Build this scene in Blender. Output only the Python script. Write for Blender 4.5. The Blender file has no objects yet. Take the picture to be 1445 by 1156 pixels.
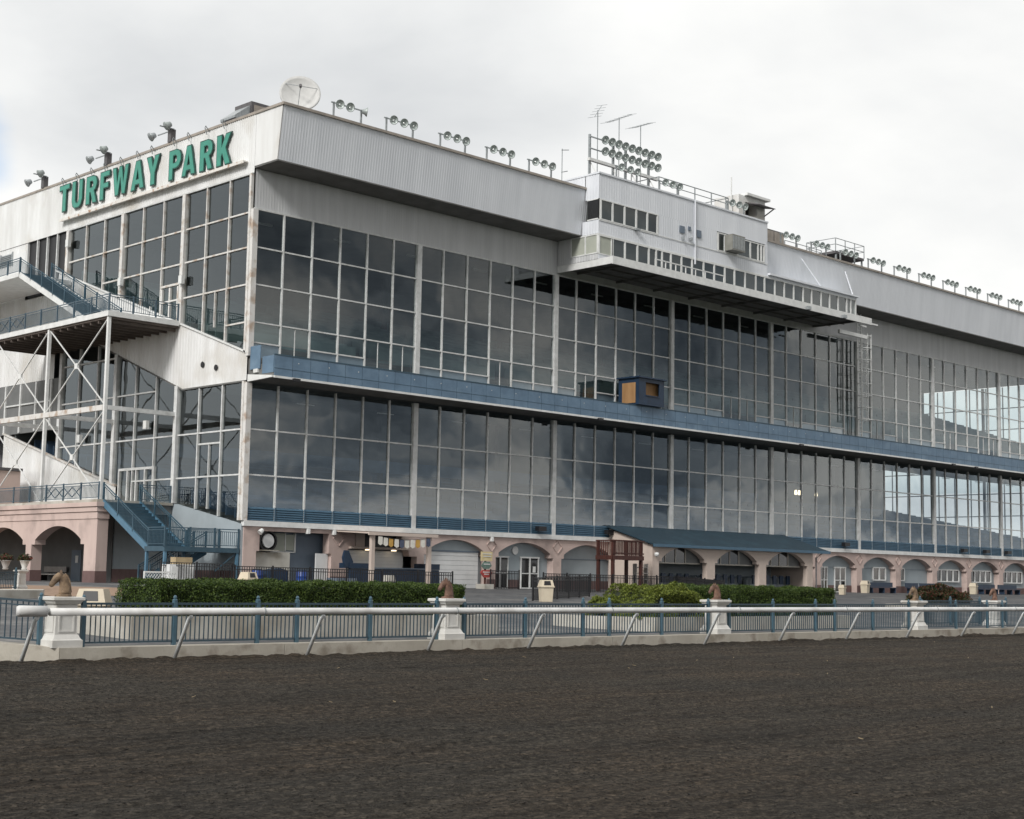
import bpy, bmesh, math, random
import numpy as np
from mathutils import Vector, Matrix
random.seed(7); rng = np.random.default_rng(11)
R = math.radians
scene = bpy.context.scene
COL = scene.collection

# ------------------------------------------------------------------ materials
def nodes_of(m):
    m.use_nodes = True
    nt = m.node_tree
    return nt, nt.nodes, nt.links
def mat(name, c1, c2=None, rough=.6, scale=3.0, stretch=(1, 1, 1), bump=0, bscale=40, metal=0, spec=.5, detail=6, lo=.35, hi=.65, c3=None, s3=.4):
    m = bpy.data.materials.new(name); nt, N, L = nodes_of(m)
    b = N['Principled BSDF']; b.inputs['Roughness'].default_value = rough; b.inputs['Metallic'].default_value = metal
    b.inputs['Specular IOR Level'].default_value = spec
    c2 = c2 or tuple(x*.8 for x in c1)
    g = N.new('ShaderNodeNewGeometry'); mp = N.new('ShaderNodeMapping'); mp.inputs['Scale'].default_value = stretch
    L.new(g.outputs['Position'], mp.inputs['Vector'])
    n = N.new('ShaderNodeTexNoise'); n.inputs['Scale'].default_value = scale; n.inputs['Detail'].default_value = detail; n.inputs['Roughness'].default_value = .6
    L.new(mp.outputs['Vector'], n.inputs['Vector'])
    r = N.new('ShaderNodeValToRGB'); r.color_ramp.elements[0].position = lo; r.color_ramp.elements[1].position = hi
    r.color_ramp.elements[0].color = (*c2, 1); r.color_ramp.elements[1].color = (*c1, 1)
    L.new(n.outputs['Fac'], r.inputs['Fac']); out = r.outputs['Color']
    if c3:
        n3 = N.new('ShaderNodeTexNoise'); n3.inputs['Scale'].default_value = s3; n3.inputs['Detail'].default_value = 5
        L.new(g.outputs['Position'], n3.inputs['Vector'])
        r3 = N.new('ShaderNodeValToRGB'); r3.color_ramp.elements[0].position = .52; r3.color_ramp.elements[1].position = .68
        L.new(n3.outputs['Fac'], r3.inputs['Fac'])
        mx = N.new('ShaderNodeMix'); mx.data_type = 'RGBA'; mx.inputs['B'].default_value = (*c3, 1)
        L.new(r3.outputs['Color'], mx.inputs['Factor']); L.new(out, mx.inputs['A']); out = mx.outputs['Result']
    L.new(out, b.inputs['Base Color'])
    if bump:
        nb = N.new('ShaderNodeTexNoise'); nb.inputs['Scale'].default_value = bscale; nb.inputs['Detail'].default_value = 5
        L.new(mp.outputs['Vector'], nb.inputs['Vector'])
        bp = N.new('ShaderNodeBump'); bp.inputs['Strength'].default_value = min(1, bump); bp.inputs['Distance'].default_value = .02*max(1, bump)
        L.new(nb.outputs['Fac'], bp.inputs['Height']); L.new(bp.outputs['Normal'], b.inputs['Normal'])
    return m
def glass_mat(name, tint, ior=1.55, gain=1.3, wav=.06):
    m = bpy.data.materials.new(name); nt, N, L = nodes_of(m)
    N.remove(N['Principled BSDF']); o = N['Material Output']
    t = N.new('ShaderNodeBsdfTransparent'); t.inputs['Color'].default_value = (*tint, 1)
    gl = N.new('ShaderNodeBsdfGlossy'); gl.inputs['Roughness'].default_value = .015; gl.inputs['Color'].default_value = (.86, .95, 1, 1)
    fr = N.new('ShaderNodeLayerWeight'); fr.inputs['Blend'].default_value = .5
    pw = N.new('ShaderNodeMath'); pw.operation = 'POWER'; pw.inputs[1].default_value = 4.2; L.new(fr.outputs['Facing'], pw.inputs[0])
    mu = N.new('ShaderNodeMath'); mu.operation = 'MULTIPLY_ADD'; mu.inputs[1].default_value = .9; mu.inputs[2].default_value = .070*gain; mu.use_clamp = True
    g = N.new('ShaderNodeNewGeometry')
    n = N.new('ShaderNodeTexNoise'); n.inputs['Scale'].default_value = .6; n.inputs['Detail'].default_value = 1
    L.new(g.outputs['Position'], n.inputs['Vector'])
    bp = N.new('ShaderNodeBump'); bp.inputs['Strength'].default_value = wav; bp.inputs['Distance'].default_value = .1
    L.new(n.outputs['Fac'], bp.inputs['Height']); L.new(bp.outputs['Normal'], gl.inputs['Normal'])
    mx = N.new('ShaderNodeMixShader'); L.new(pw.outputs[0], mu.inputs[0]); L.new(mu.outputs[0], mx.inputs['Fac'])
    L.new(t.outputs[0], mx.inputs[1]); L.new(gl.outputs[0], mx.inputs[2]); L.new(mx.outputs[0], o.inputs['Surface'])
    return m
def emit_mat(name, col, s):
    m = bpy.data.materials.new(name); nt, N, L = nodes_of(m)
    b = N['Principled BSDF']; b.inputs['Emission Color'].default_value = (*col, 1); b.inputs['Emission Strength'].default_value = s
    return m
M = {}
M['siding'] = mat('siding', (.72, .745, .785), (.645, .67, .71), .55, 1.1, (1, 1, .12), spec=.35)
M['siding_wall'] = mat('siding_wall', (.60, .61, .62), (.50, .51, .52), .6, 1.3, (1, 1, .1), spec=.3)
M['cladding'] = mat('cladding', (.78, .79, .79), (.64, .64, .63), .6, .9, (1, 1, .15), spec=.3, c3=(.56, .54, .50), s3=.25)
M['white'] = mat('white', (.76, .77, .76), (.64, .65, .64), .5, 2)
M['mullion'] = mat('mullion', (.68, .69, .69), (.52, .53, .52), .5, 2.5)
M['rusty'] = mat('rusty', (.66, .65, .63), (.50, .47, .42), .65, 1.8, lo=.3, hi=.5, c3=(.42, .33, .26), s3=1.7)
M['ledge'] = mat('ledge', (.70, .68, .64), (.36, .22, .14), .7, 2.2, lo=.36, hi=.46)
M['trim'] = mat('trim', (.36, .32, .28), (.26, .23, .20), .6, 2)
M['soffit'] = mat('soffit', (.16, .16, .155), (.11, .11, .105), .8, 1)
M['glass'] = glass_mat('glass', (.80, .84, .84))
M['glass_west'] = glass_mat('glass_west', (.78, .80, .79), gain=1.5, wav=.1)
M['glass_upper'] = glass_mat('glass_upper', (.74, .82, .84), gain=.8)
M['glass_end'] = glass_mat('glass_end', (.93, .96, .97), gain=.8)
M['parapet'] = mat('parapet', (.125, .205, .295), (.095, .16, .235), .5, 1.2, c3=(.145, .225, .31), s3=.9)
M['spandrel'] = mat('spandrel', (.30, .37, .45), (.25, .31, .38), .4, 1.5)
M['louver'] = mat('louver', (.055, .125, .19), (.045, .10, .155), .45, 1.5)
M['bluepaint'] = mat('bluepaint', (.042, .092, .13), (.028, .066, .095), .45, 2)
M['picketpaint'] = mat('picketpaint', (.032, .062, .085), (.022, .045, .062), .45, 3)
M['fencepaint'] = mat('fencepaint', (.06, .12, .16), (.042, .088, .12), .4, 3)
M['railpaint'] = mat('railpaint', (.07, .115, .15), (.05, .085, .115), .45, 3)
M['navy'] = mat('navy', (.012, .034, .072), (.008, .023, .05), .5, 2)
M['tarp'] = mat('tarp', (.02, .07, .30), (.01, .03, .15), .45, 2)
M['pink'] = mat('pink', (.58, .46, .415), (.50, .39, .355), .8, .9, (1, 1, .4), bump=.2, bscale=60, c3=(.37, .29, .265), s3=.6)
M['pinkbase'] = mat('pinkbase', (.17, .105, .10), (.13, .08, .075), .8, 1.5)
M['pale_pink'] = mat('pale_pink', (.56, .47, .41), (.50, .42, .37), .8, 1)
M['greywall'] = mat('greywall', (.34, .39, .42), (.30, .345, .37), .7, .8)
M['darkgrey'] = mat('darkgrey', (.17, .175, .175), (.13, .135, .135), .8, .7)
M['slate'] = mat('slate', (.15, .19, .24), (.13, .165, .21), .6, 1)
M['dark'] = mat('dark', (.03, .03, .032), (.02, .02, .02), .7, 2)
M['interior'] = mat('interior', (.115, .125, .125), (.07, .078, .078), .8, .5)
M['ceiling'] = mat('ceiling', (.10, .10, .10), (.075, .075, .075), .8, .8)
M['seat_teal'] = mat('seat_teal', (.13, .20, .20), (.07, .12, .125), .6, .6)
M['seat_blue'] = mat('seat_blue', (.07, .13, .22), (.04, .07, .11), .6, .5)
M['shutter'] = mat('shutter', (.74, .75, .75), (.66, .67, .67), .5, 1)
M['panelglass'] = mat('panelglass', (.02, .022, .024), (.012, .012, .012), .08, 1, spec=.6)
M['curtain'] = mat('curtain', (.42, .44, .38), (.36, .38, .33), .7, 1)
M['roofblue'] = mat('roofblue', (.016, .042, .062), (.010, .027, .042), .7, 3, (1, 1, 1), bump=.6, bscale=14, c3=(.02, .05, .072), s3=.7)
M['wood'] = mat('wood', (.075, .022, .015), (.04, .012, .009), .6, 4, (1, 1, .3))
M['ply'] = mat('ply', (.38, .22, .10), (.28, .155, .065), .6, 3, (1, 1, .2))
M['concrete'] = mat('concrete', (.50, .485, .44), (.38, .36, .32), .85, 1.1, bump=.3, bscale=30, c3=(.30, .27, .22), s3=.8)
M['kerb'] = mat('kerb', (.47, .44, .38), (.36, .33, .28), .85, .8, (1, 1, .5), bump=.4, bscale=25, c3=(.24, .21, .17), s3=1.6)
M['stone'] = mat('stone', (.64, .635, .61), (.54, .53, .50), .75, 2, bump=.15, bscale=25, c3=(.47, .45, .41), s3=1.5)
M['railwhite'] = mat('railwhite', (.70, .70, .69), (.58, .58, .57), .5, 1.6, (1, 1, 1), spec=.4, c3=(.50, .49, .47), s3=1.1)
M['railpost'] = mat('railpost', (.74, .76, .76), (.60, .62, .62), .35, 5)
M['acbox'] = mat('acbox', (.26, .26, .235), (.20, .20, .18), .7, 2)
M['dishgrey'] = mat('dishgrey', (.56, .56, .55), (.48, .48, .47), .6, 2)
M['galv'] = mat('galv', (.40, .43, .44), (.30, .32, .33), .4, 6, metal=.5)
M['lampshell'] = mat('lampshell', (.36, .40, .39), (.27, .30, .295), .45, 3, metal=.2)
M['lampface'] = mat('lampface', (.58, .64, .62), (.48, .54, .53), .3, 3, metal=.15)
M['bulb'] = mat('bulb', (.85, .88, .88), (.75, .78, .78), .1, 5)
M['black'] = mat('black', (.012, .012, .014), (.008, .008, .01), .45, 4)
M['duct'] = mat('duct', (.12, .115, .12), (.085, .08, .085), .6, 2)
M['signgreen'] = mat('signgreen', (.04, .29, .215), (.03, .235, .17), .35, 2)
M['signdark'] = mat('signdark', (.012, .07, .055), (.01, .05, .04), .4, 2)
M['bronze'] = mat('bronze', (.24, .165, .10), (.075, .048, .03), .7, 7, bump=.5, bscale=18)
M['redbronze'] = mat('redbronze', (.20, .11, .075), (.06, .034, .024), .7, 7, bump=.5, bscale=18)
M['beige'] = mat('beige', (.60, .53, .41), (.53, .46, .35), .6, 2)
M['card'] = mat('card', (.42, .33, .20), (.36, .28, .17), .8, 2)
M['bench_blue'] = mat('bench_blue', (.02, .04, .075), (.013, .028, .055), .5, 3)
M['foliage'] = None
M['terracotta'] = mat('terracotta', (.40, .38, .36), (.32, .30, .28), .8, 3)
M['cream'] = mat('cream', (.66, .56, .33), (.58, .47, .26), .7, 3)
M['redsign'] = mat('redsign', (.42, .07, .06), (.35, .05, .045), .5, 3)
M['greensign'] = mat('greensign', (.16, .24, .20), (.10, .16, .14), .5, 6)
M['warmlamp'] = emit_mat('warmlamp', (1, .80, .52), 2.2)
M['flag_white'] = mat('flag_white', (.74, .72, .66), (.62, .60, .54), .8, 6)
M['flag_gold'] = mat('flag_gold', (.55, .33, .08), (.45, .26, .06), .8, 6)
M['flag_navy'] = mat('flag_navy', (.08, .10, .16), (.05, .06, .10), .8, 6)
def leaf_mat(name, a, b, c):
    m = bpy.data.materials.new(name); nt, N, L = nodes_of(m); bs = N['Principled BSDF']
    bs.inputs['Roughness'].default_value = .55; bs.inputs['Specular IOR Level'].default_value = .3
    g = N.new('ShaderNodeNewGeometry'); r = N.new('ShaderNodeValToRGB')
    r.color_ramp.elements[0].color = (*a, 1); r.color_ramp.elements[1].color = (*c, 1)
    e = r.color_ramp.elements.new(.55); e.color = (*b, 1)
    L.new(g.outputs['Random Per Island'], r.inputs['Fac']); L.new(r.outputs['Color'], bs.inputs['Base Color'])
    tr = N.new('ShaderNodeBsdfTranslucent'); L.new(r.outputs['Color'], tr.inputs['Color'])
    mx = N.new('ShaderNodeMixShader'); mx.inputs['Fac'].default_value = .25
    L.new(bs.outputs[0], mx.inputs[1]); L.new(tr.outputs[0], mx.inputs[2]); L.new(mx.outputs[0], N['Material Output'].inputs['Surface'])
    return m
M['hedge'] = leaf_mat('hedge', (.015, .032, .006), (.045, .08, .015), (.115, .165, .033))
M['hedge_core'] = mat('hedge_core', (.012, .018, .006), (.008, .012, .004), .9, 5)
M['juniper'] = leaf_mat('juniper', (.06, .085, .015), (.14, .175, .028), (.24, .275, .05))
M['redflower'] = leaf_mat('redflower', (.02, .036, .01), (.038, .052, .018), (.17, .04, .035))

# ------------------------------------------------------------------ mesh builder
class MB:
    def __init__(s): s.v = []; s.f = []
    def box(s, x0, x1, y0, y1, z0, z1):
        i = len(s.v)
        s.v += [(x0, y0, z0), (x1, y0, z0), (x1, y1, z0), (x0, y1, z0), (x0, y0, z1), (x1, y0, z1), (x1, y1, z1), (x0, y1, z1)]
        s.f += [(i, i+3, i+2, i+1), (i+4, i+5, i+6, i+7), (i, i+1, i+5, i+4), (i+1, i+2, i+6, i+5), (i+2, i+3, i+7, i+6), (i+3, i, i+4, i+7)]
        return s
    def quad(s, a, b, c, d):
        i = len(s.v); s.v += [a, b, c, d]; s.f.append((i, i+1, i+2, i+3)); return s
    def prism(s, pts, ax, d0, d1):
        n = len(pts); i = len(s.v)
        def P(a, b, d): return (d, a, b) if ax == 'x' else ((a, d, b) if ax == 'y' else (a, b, d))
        s.v += [P(a, b, d0) for a, b in pts] + [P(a, b, d1) for a, b in pts]
        s.f += [tuple(range(i, i+n)), tuple(range(i+2*n-1, i+n-1, -1))]
        s.f += [(i+k, i+n+k, i+n+(k+1) % n, i+(k+1) % n) for k in range(n)]
        return s
    def beam(s, p, q, w, h=None, up=(0, 0, 1)):
        h = h or w; p = Vector(p); q = Vector(q); d = (q-p).normalized(); u = Vector(up)
        if abs(d.dot(u)) > .98: u = Vector((0, 1, 0))
        r = d.cross(u).normalized()*w/2; u = r.cross(d).normalized()*h/2; i = len(s.v)
        for c in (p, q): s.v += [tuple(c-r-u), tuple(c+r-u), tuple(c+r+u), tuple(c-r+u)]
        s.f += [(i, i+3, i+2, i+1), (i+4, i+5, i+6, i+7)] + [(i+k, i+(k+1) % 4, i+4+(k+1) % 4, i+4+k) for k in range(4)]
        return s
    def loft(s, rings, cap=True):
        n = len(rings[0]); i = len(s.v)
        for r in rings: s.v += [tuple(p) for p in r]
        for a in range(len(rings)-1):
            for k in range(n): s.f.append((i+a*n+k, i+a*n+(k+1) % n, i+(a+1)*n+(k+1) % n, i+(a+1)*n+k))
        if cap: s.f += [tuple(range(i+n-1, i-1, -1)), tuple(range(i+(len(rings)-1)*n, i+len(rings)*n))]
        return s
    def tube(s, pts, rad, n=8):
        pts = [Vector(p) for p in pts]
        if not hasattr(rad, '__len__'): rad = [rad]*len(pts)
        rings = []
        for k, p in enumerate(pts):
            d = (pts[min(k+1, len(pts)-1)]-pts[max(k-1, 0)]).normalized()
            u = Vector((0, 0, 1)) if abs(d.z) < .95 else Vector((1, 0, 0))
            a = d.cross(u).normalized(); b = a.cross(d)
            rings.append([p+(a*math.cos(t*2*math.pi/n)+b*math.sin(t*2*math.pi/n))*rad[k] for t in range(n)])
        return s.loft(rings)
    def lathe(s, prof, o=(0, 0, 0), n=14, mtx=None, cap=True):
        rings = []
        for r, z in prof:
            ring = [Vector((r*math.cos(t*2*math.pi/n), r*math.sin(t*2*math.pi/n), z)) for t in range(n)]
            if mtx: ring = [mtx @ p for p in ring]
            rings.append([p+Vector(o) for p in ring])
        return s.loft(rings, cap)
    def corr_x(s, x0, x1, bot, top, pitch=.19, dep=.007):
        """corrugated sheet running along x; bot/top = (y, z)"""
        n = int((x1-x0)/pitch); pr = [(0, 0), (.55, 0), (.66, 1), (.89, 1)]
        i = len(s.v); c = 0
        for k in range(n):
            for a, d in pr:
                x = x0+(k+a)*pitch
                s.v += [(x, bot[0]-d*dep, bot[1]), (x, top[0]-d*dep, top[1])]; c += 1
        s.v += [(x1, bot[0], bot[1]), (x1, top[0], top[1])]; c += 1
        s.f += [(i+2*k, i+2*k+2, i+2*k+3, i+2*k+1) for k in range(c-1)]
        return s
    def corr_y(s, x, y0, y1, lo, hi, pitch=.2, dep=.03):
        n = max(1, int((y1-y0)/pitch)); pr = [(0, 0), (.55, 0), (.66, 1), (.89, 1)]
        i = len(s.v); c = 0; ys = [(y0+(k+a)*pitch, d) for k in range(n) for a, d in pr]+[(y1, 0)]
        for y, d in ys:
            s.v += [(x-d*dep, y, lo(y)), (x-d*dep, y, hi(y))]; c += 1
        s.f += [(i+2*k, i+2*k+1, i+2*k+3, i+2*k+2) for k in range(c-1)]
        return s
    def build(s, name, m, parent=None, org=None, smooth=False, recalc=True):
        if org is None: org = WORG(parent) if parent else (0, 0, 0)
        me = bpy.data.meshes.new(name)
        me.from_pydata([(v[0]-org[0], v[1]-org[1], v[2]-org[2]) for v in s.v], [], s.f)
        if recalc:
            bm = bmesh.new(); bm.from_mesh(me); bmesh.ops.recalc_face_normals(bm, faces=bm.faces); bm.to_mesh(me); bm.free()
        if smooth:
            for p in me.polygons: p.use_smooth = True
        o = bpy.data.objects.new(name, me); COL.objects.link(o)
        me.materials.append(M[m] if isinstance(m, str) else m)
        if parent: o.parent = parent; o['_w'] = tuple(org); o.location = (0, 0, 0)
        else: o.location = org
        return o
def WORG(o):
    w = Vector((0, 0, 0))
    while o is not None: w += o.location; o = o.parent
    return tuple(w)
def tag(o, label=None, cat=None, group=None, kind=None):
    if label: o['label'] = label
    if cat: o['category'] = cat
    if group: o['group'] = group
    if kind: o['kind'] = kind
    return o
def thing(name, label, cat, loc=(0, 0, 0), group=None):
    o = bpy.data.objects.new(name, None); COL.objects.link(o); o.location = loc; o.empty_display_size = .2
    return tag(o, label, cat, group)
def dup(root, loc, label=None, rz=None):
    r = root.copy(); COL.objects.link(r); r.location = loc
    if rz is not None: r.rotation_euler.z = rz
    if label: r['label'] = label
    for ch in list(root.children):
        c = ch.copy(); COL.objects.link(c); c.parent = r
        for g in list(ch.children):
            d = g.copy(); COL.objects.link(d); d.parent = c
    return r
ORD = 'first second third fourth fifth sixth seventh eighth ninth tenth eleventh twelfth thirteenth fourteenth fifteenth sixteenth'.split()
KS = (1.36-.28)/38.6
def gz(y): return .28+(min(y, 0)+38.6)*KS          # height of the apron

# ------------------------------------------------------------------ ground
def sheet(name, m, pts, z=None):
    b = MB(); b.v = [(p[0], p[1], p[2] if len(p) > 2 else z) for p in pts]; b.f = [tuple(range(len(pts)))]
    return tag(b.build(name, m), kind='structure')
M['land'] = mat('land', (.05, .065, .03), (.035, .045, .022), .9, .05)
sheet('ground', 'land', [(-2500, -2500), (2500, -2500), (2500, 2500), (-2500, 2500)], -.35)

def track_mat():
    m = bpy.data.materials.new('track_dirt'); nt, N, L = nodes_of(m); b = N['Principled BSDF']
    b.inputs['Roughness'].default_value = .95; b.inputs['Specular IOR Level'].default_value = .15
    g = N.new('ShaderNodeNewGeometry')
    def noise(sc, stretch, det=6, rough=.65):
        mp = N.new('ShaderNodeMapping'); mp.inputs['Scale'].default_value = stretch
        n = N.new('ShaderNodeTexNoise'); n.inputs['Scale'].default_value = sc; n.inputs['Detail'].default_value = det; n.inputs['Roughness'].default_value = rough
        L.new(g.outputs['Position'], mp.inputs['Vector']); L.new(mp.outputs['Vector'], n.inputs['Vector']); return n
    fine = noise(15, (.72, 1, 1), 9, .8); line = noise(7, (.025, 1, 1), 4, .6); band = noise(.9, (.08, 1, 1), 5); big = noise(.22, (1, 1, 1), 3)
    r = N.new('ShaderNodeValToRGB'); e = r.color_ramp.elements
    e[0].position = .34; e[0].color = (.006, .005, .004, 1); e[1].position = .64; e[1].color = (.128, .106, .084, 1)  # moist soil tone, plus shade in the bump pits put into the colour
    k = e.new(.51); k.color = (.046, .0390, .0315, 1)
    L.new(fine.outputs['Fac'], r.inputs['Fac'])
    rb = N.new('ShaderNodeValToRGB'); rb.color_ramp.elements[0].position = .35; rb.color_ramp.elements[1].position = .65
    rb.color_ramp.elements[0].color = (.72, .73, .74, 1); rb.color_ramp.elements[1].color = (1.15, 1.13, 1.09, 1)
    L.new(band.outputs['Fac'], rb.inputs['Fac'])
    mx = N.new('ShaderNodeMix'); mx.data_type = 'RGBA'; mx.blend_type = 'MULTIPLY'; mx.inputs['Factor'].default_value = 1
    L.new(r.outputs['Color'], mx.inputs['A']); L.new(rb.outputs['Color'], mx.inputs['B'])
    rg = N.new('ShaderNodeValToRGB'); rg.color_ramp.elements[0].position = .4; rg.color_ramp.elements[1].position = .62
    rg.color_ramp.elements[0].color = (.86, .9, .93, 1); rg.color_ramp.elements[1].color = (1.05, 1.0, .955, 1)
    L.new(big.outputs['Fac'], rg.inputs['Fac'])
    m2 = N.new('ShaderNodeMix'); m2.data_type = 'RGBA'; m2.blend_type = 'MULTIPLY'; m2.inputs['Factor'].default_value = 1
    L.new(mx.outputs['Result'], m2.inputs['A']); L.new(rg.outputs['Color'], m2.inputs['B'])
    rl = N.new('ShaderNodeValToRGB'); rl.color_ramp.elements[0].position = .36; rl.color_ramp.elements[1].position = .5
    rl.color_ramp.elements[0].color = (.66, .66, .66, 1); rl.color_ramp.elements[1].color = (1.04, 1.04, 1.04, 1)
    L.new(line.outputs['Fac'], rl.inputs['Fac'])
    m3 = N.new('ShaderNodeMix'); m3.data_type = 'RGBA'; m3.blend_type = 'MULTIPLY'; m3.inputs['Factor'].default_value = 1
    L.new(m2.outputs['Result'], m3.inputs['A']); L.new(rl.outputs['Color'], m3.inputs['B'])
    L.new(m3.outputs['Result'], b.inputs['Base Color'])
    ad = N.new('ShaderNodeMath'); ad.operation = 'MULTIPLY_ADD'; ad.inputs[1].default_value = .6
    L.new(line.outputs['Fac'], ad.inputs[0]); L.new(fine.outputs['Fac'], ad.inputs[2])
    bp = N.new('ShaderNodeBump'); bp.inputs['Strength'].default_value = 1; bp.inputs['Distance'].default_value = .055
    L.new(ad.outputs[0], bp.inputs['Height']); L.new(bp.outputs['Normal'], b.inputs['Normal'])
    return m
M['track'] = track_mat()
M['clod'] = leaf_mat('clod', (.010, .0085, .007), (.030, .0255, .0205), (.062, .052, .042))
def vnoise(x, y, seed):
    r = np.random.default_rng(seed); T = r.random((256, 256))
    xi = np.floor(x).astype(int); yi = np.floor(y).astype(int); fx = x-xi; fy = y-yi
    fx = fx*fx*(3-2*fx); fy = fy*fy*(3-2*fy)
    g = lambda a, b: T[a % 256, b % 256]
    return (g(xi, yi)*(1-fx)+g(xi+1, yi)*fx)*(1-fy)+(g(xi, yi+1)*(1-fx)+g(xi+1, yi+1)*fx)*fy-.5
def grid_object(name, m, xs, ys, zf):
    X, Y = np.meshgrid(xs, ys); Z = zf(X, Y); ny, nx = X.shape
    v = np.stack([X, Y, Z], -1).reshape(-1, 3); a = (np.arange(ny-1)[:, None]*nx+np.arange(nx-1)[None, :]).ravel()
    f = np.stack([a, a+1, a+nx+1, a+nx], -1)
    me = bpy.data.meshes.new(name); me.vertices.add(len(v)); me.vertices.foreach_set('co', v.ravel())
    me.loops.add(f.size); me.loops.foreach_set('vertex_index', f.ravel()); me.polygons.add(len(f))
    me.polygons.foreach_set('loop_start', np.arange(0, f.size, 4)); me.polygons.foreach_set('loop_total', np.full(len(f), 4))
    me.update(calc_edges=True); me.validate()
    for p in me.polygons: p.use_smooth = True
    o = bpy.data.objects.new(name, me); COL.objects.link(o); me.materials.append(M[m]); return o
def track_z(X, Y):
    h = .012*np.sin(Y*2*np.pi/.36+6*vnoise(X*.12, Y*.8, 9))*(.6+vnoise(X*.5, Y*2, 10))+.020*vnoise(X*.9, Y*5, 1)+.028*vnoise(X*2.6, Y*9, 2)+.022*vnoise(X*6, Y*14, 3)+.05*vnoise(X*.25, Y*.5, 4)
    near = np.clip(1-np.abs(Y+39.05)/.55, 0, 1)
    return h+near*(.05+.20*np.maximum(0, vnoise(X*.5, Y*1.3, 5))+.08*vnoise(X*4, Y*4, 6)+.06*vnoise(X*9, Y*7, 8))-.02
xs = np.concatenate([np.arange(-60, -30, .085), np.arange(-30, 10, .17), np.arange(10, 130.1, .6)])
ys = np.concatenate([np.arange(-74, -66, .15), np.arange(-66, -50, .05), np.arange(-50, -38.5, .06)])
tag(grid_object('dirt_track', 'track', xs, ys, track_z), kind='structure')
sheet('infield', 'land', [(-400, -74.1), (-400, -600), (600, -600), (600, -74.1)], -.05)
sheet('track_far', 'track', [(130, -74, -.03), (400, -74, -.03), (400, -38.5, -.03), (130, -38.5, -.03)])

def apron_mat():
    m = mat('apron_paving', (.105, .108, .112), (.060, .062, .066), .8, 1.4, bump=.25, bscale=30, c3=(.16, .155, .15), s3=.35)
    nt = m.node_tree; N = nt.nodes; L = nt.links; b = N['Principled BSDF']
    src = b.inputs['Base Color'].links[0].from_socket
    br = N.new('ShaderNodeTexBrick'); br.inputs['Scale'].default_value = 1; br.inputs['Brick Width'].default_value = .62; br.inputs['Row Height'].default_value = .32
    br.inputs['Mortar Size'].default_value = .018; br.inputs['Color1'].default_value = (1.25, 1.25, 1.25, 1); br.inputs['Color2'].default_value = (.8, .8, .8, 1); br.inputs['Mortar'].default_value = (.55, .55, .55, 1)
    g = N.new('ShaderNodeNewGeometry'); L.new(g.outputs['Position'], br.inputs['Vector'])
    mx = N.new('ShaderNodeMix'); mx.data_type = 'RGBA'; mx.blend_type = 'MULTIPLY'; mx.inputs['Factor'].default_value = .8
    L.new(src, mx.inputs['A']); L.new(br.outputs['Color'], mx.inputs['B']); L.new(mx.outputs['Result'], b.inputs['Base Color'])
    return m
M['apron'] = apron_mat()
M['tanpaver'] = mat('tanpaver', (.30, .20, .135), (.22, .145, .10), .8, 2.5, bump=.2, bscale=20)
ap = MB()
for k in range(20):
    y0 = -38.6+k*1.93; y1 = y0+1.93; xa = max(-80, -30.9-k*1.93*1.05); xb = max(-80, xa-1.93*1.05)
    ap.quad((xa, y0, gz(y0)-.01), (160, y0, gz(y0)-.01), (160, y1, gz(y1)-.01), (xb, y1, gz(y1)-.01))
tag(ap.build('apron_paving', 'apron'), kind='structure')
sheet('courtyard_paving', 'apron', [(-80, 0, 1.35), (160, 0, 1.35), (160, 120, 1.35), (-80, 120, 1.35)])
sheet('tan_paving', 'tanpaver', [(-19.6, -15, gz(-15)+.004), (-3, -9, gz(-9)+.004), (.5, 0, 1.356), (.5, 30, 1.356), (-30, 30, 1.356), (-19.6, 0, 1.356)])

# ------------------------------------------------------------------ grandstand
B = 12.19; PW = B/6; NB = 9; XE = B*NB
GS = thing('grandstand', 'long glazed racecourse grandstand with white corrugated roof band and blue balcony', 'building', (0, 0, 1.36))
WB = 7.07
ROWU = [20.2, 18.08, 15.94, 14.8]; ROWL = [9.95, 7.43]
def slopeA(y): return 14.15+.339*y
def under(y): return 12.65 if y < 6.45 else 12.65+.36*(y-6.45)
def slopeB(y): return 4.7+.19*y if y < 6.7 else (5.97+.0*(y) if y < 13.6 else 7.17+.265*(y-13.6))
# roof band
b = MB().corr_x(-.05, XE+.3, (-2.17, 24.78), (-2.55, 27.8))
b.build('roof_band', 'siding', GS)
b = MB().corr_y(-.1, 0, 33, lambda y: 24.42, lambda y: 27.8); b.build('roof_band', 'cladding', GS)
b = MB().prism([(-2.14, 24.79), (0, 24.79), (0, 27.8), (-2.5, 27.8)], 'x', -.09, -.03); b.build('roof_band', 'cladding', GS)
MB().box(-.16, XE+.4, -2.66, -2.44, 27.8, 27.95).box(-.16, .1, -2.43, 33, 27.8, 27.95).build('roof_trim', 'trim', GS)
MB().box(-.02, XE, -2.5, 34, 27.55, 27.78).build('roof', 'duct', GS)
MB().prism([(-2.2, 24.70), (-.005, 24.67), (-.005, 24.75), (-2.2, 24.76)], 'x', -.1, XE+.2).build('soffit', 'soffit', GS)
MB().corr_x(0, XE, (0, 22.4), (0, 24.66)).build('upper_wall', 'siding_wall', GS)
MB().box(-.02, XE, -.07, .05, 22.32, 22.42).build('head_trim', 'mullion', GS)
MB().box(-.13, -.02, .1, 21.3, 24.36, 24.44).build('head_trim', 'mullion', GS)
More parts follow.
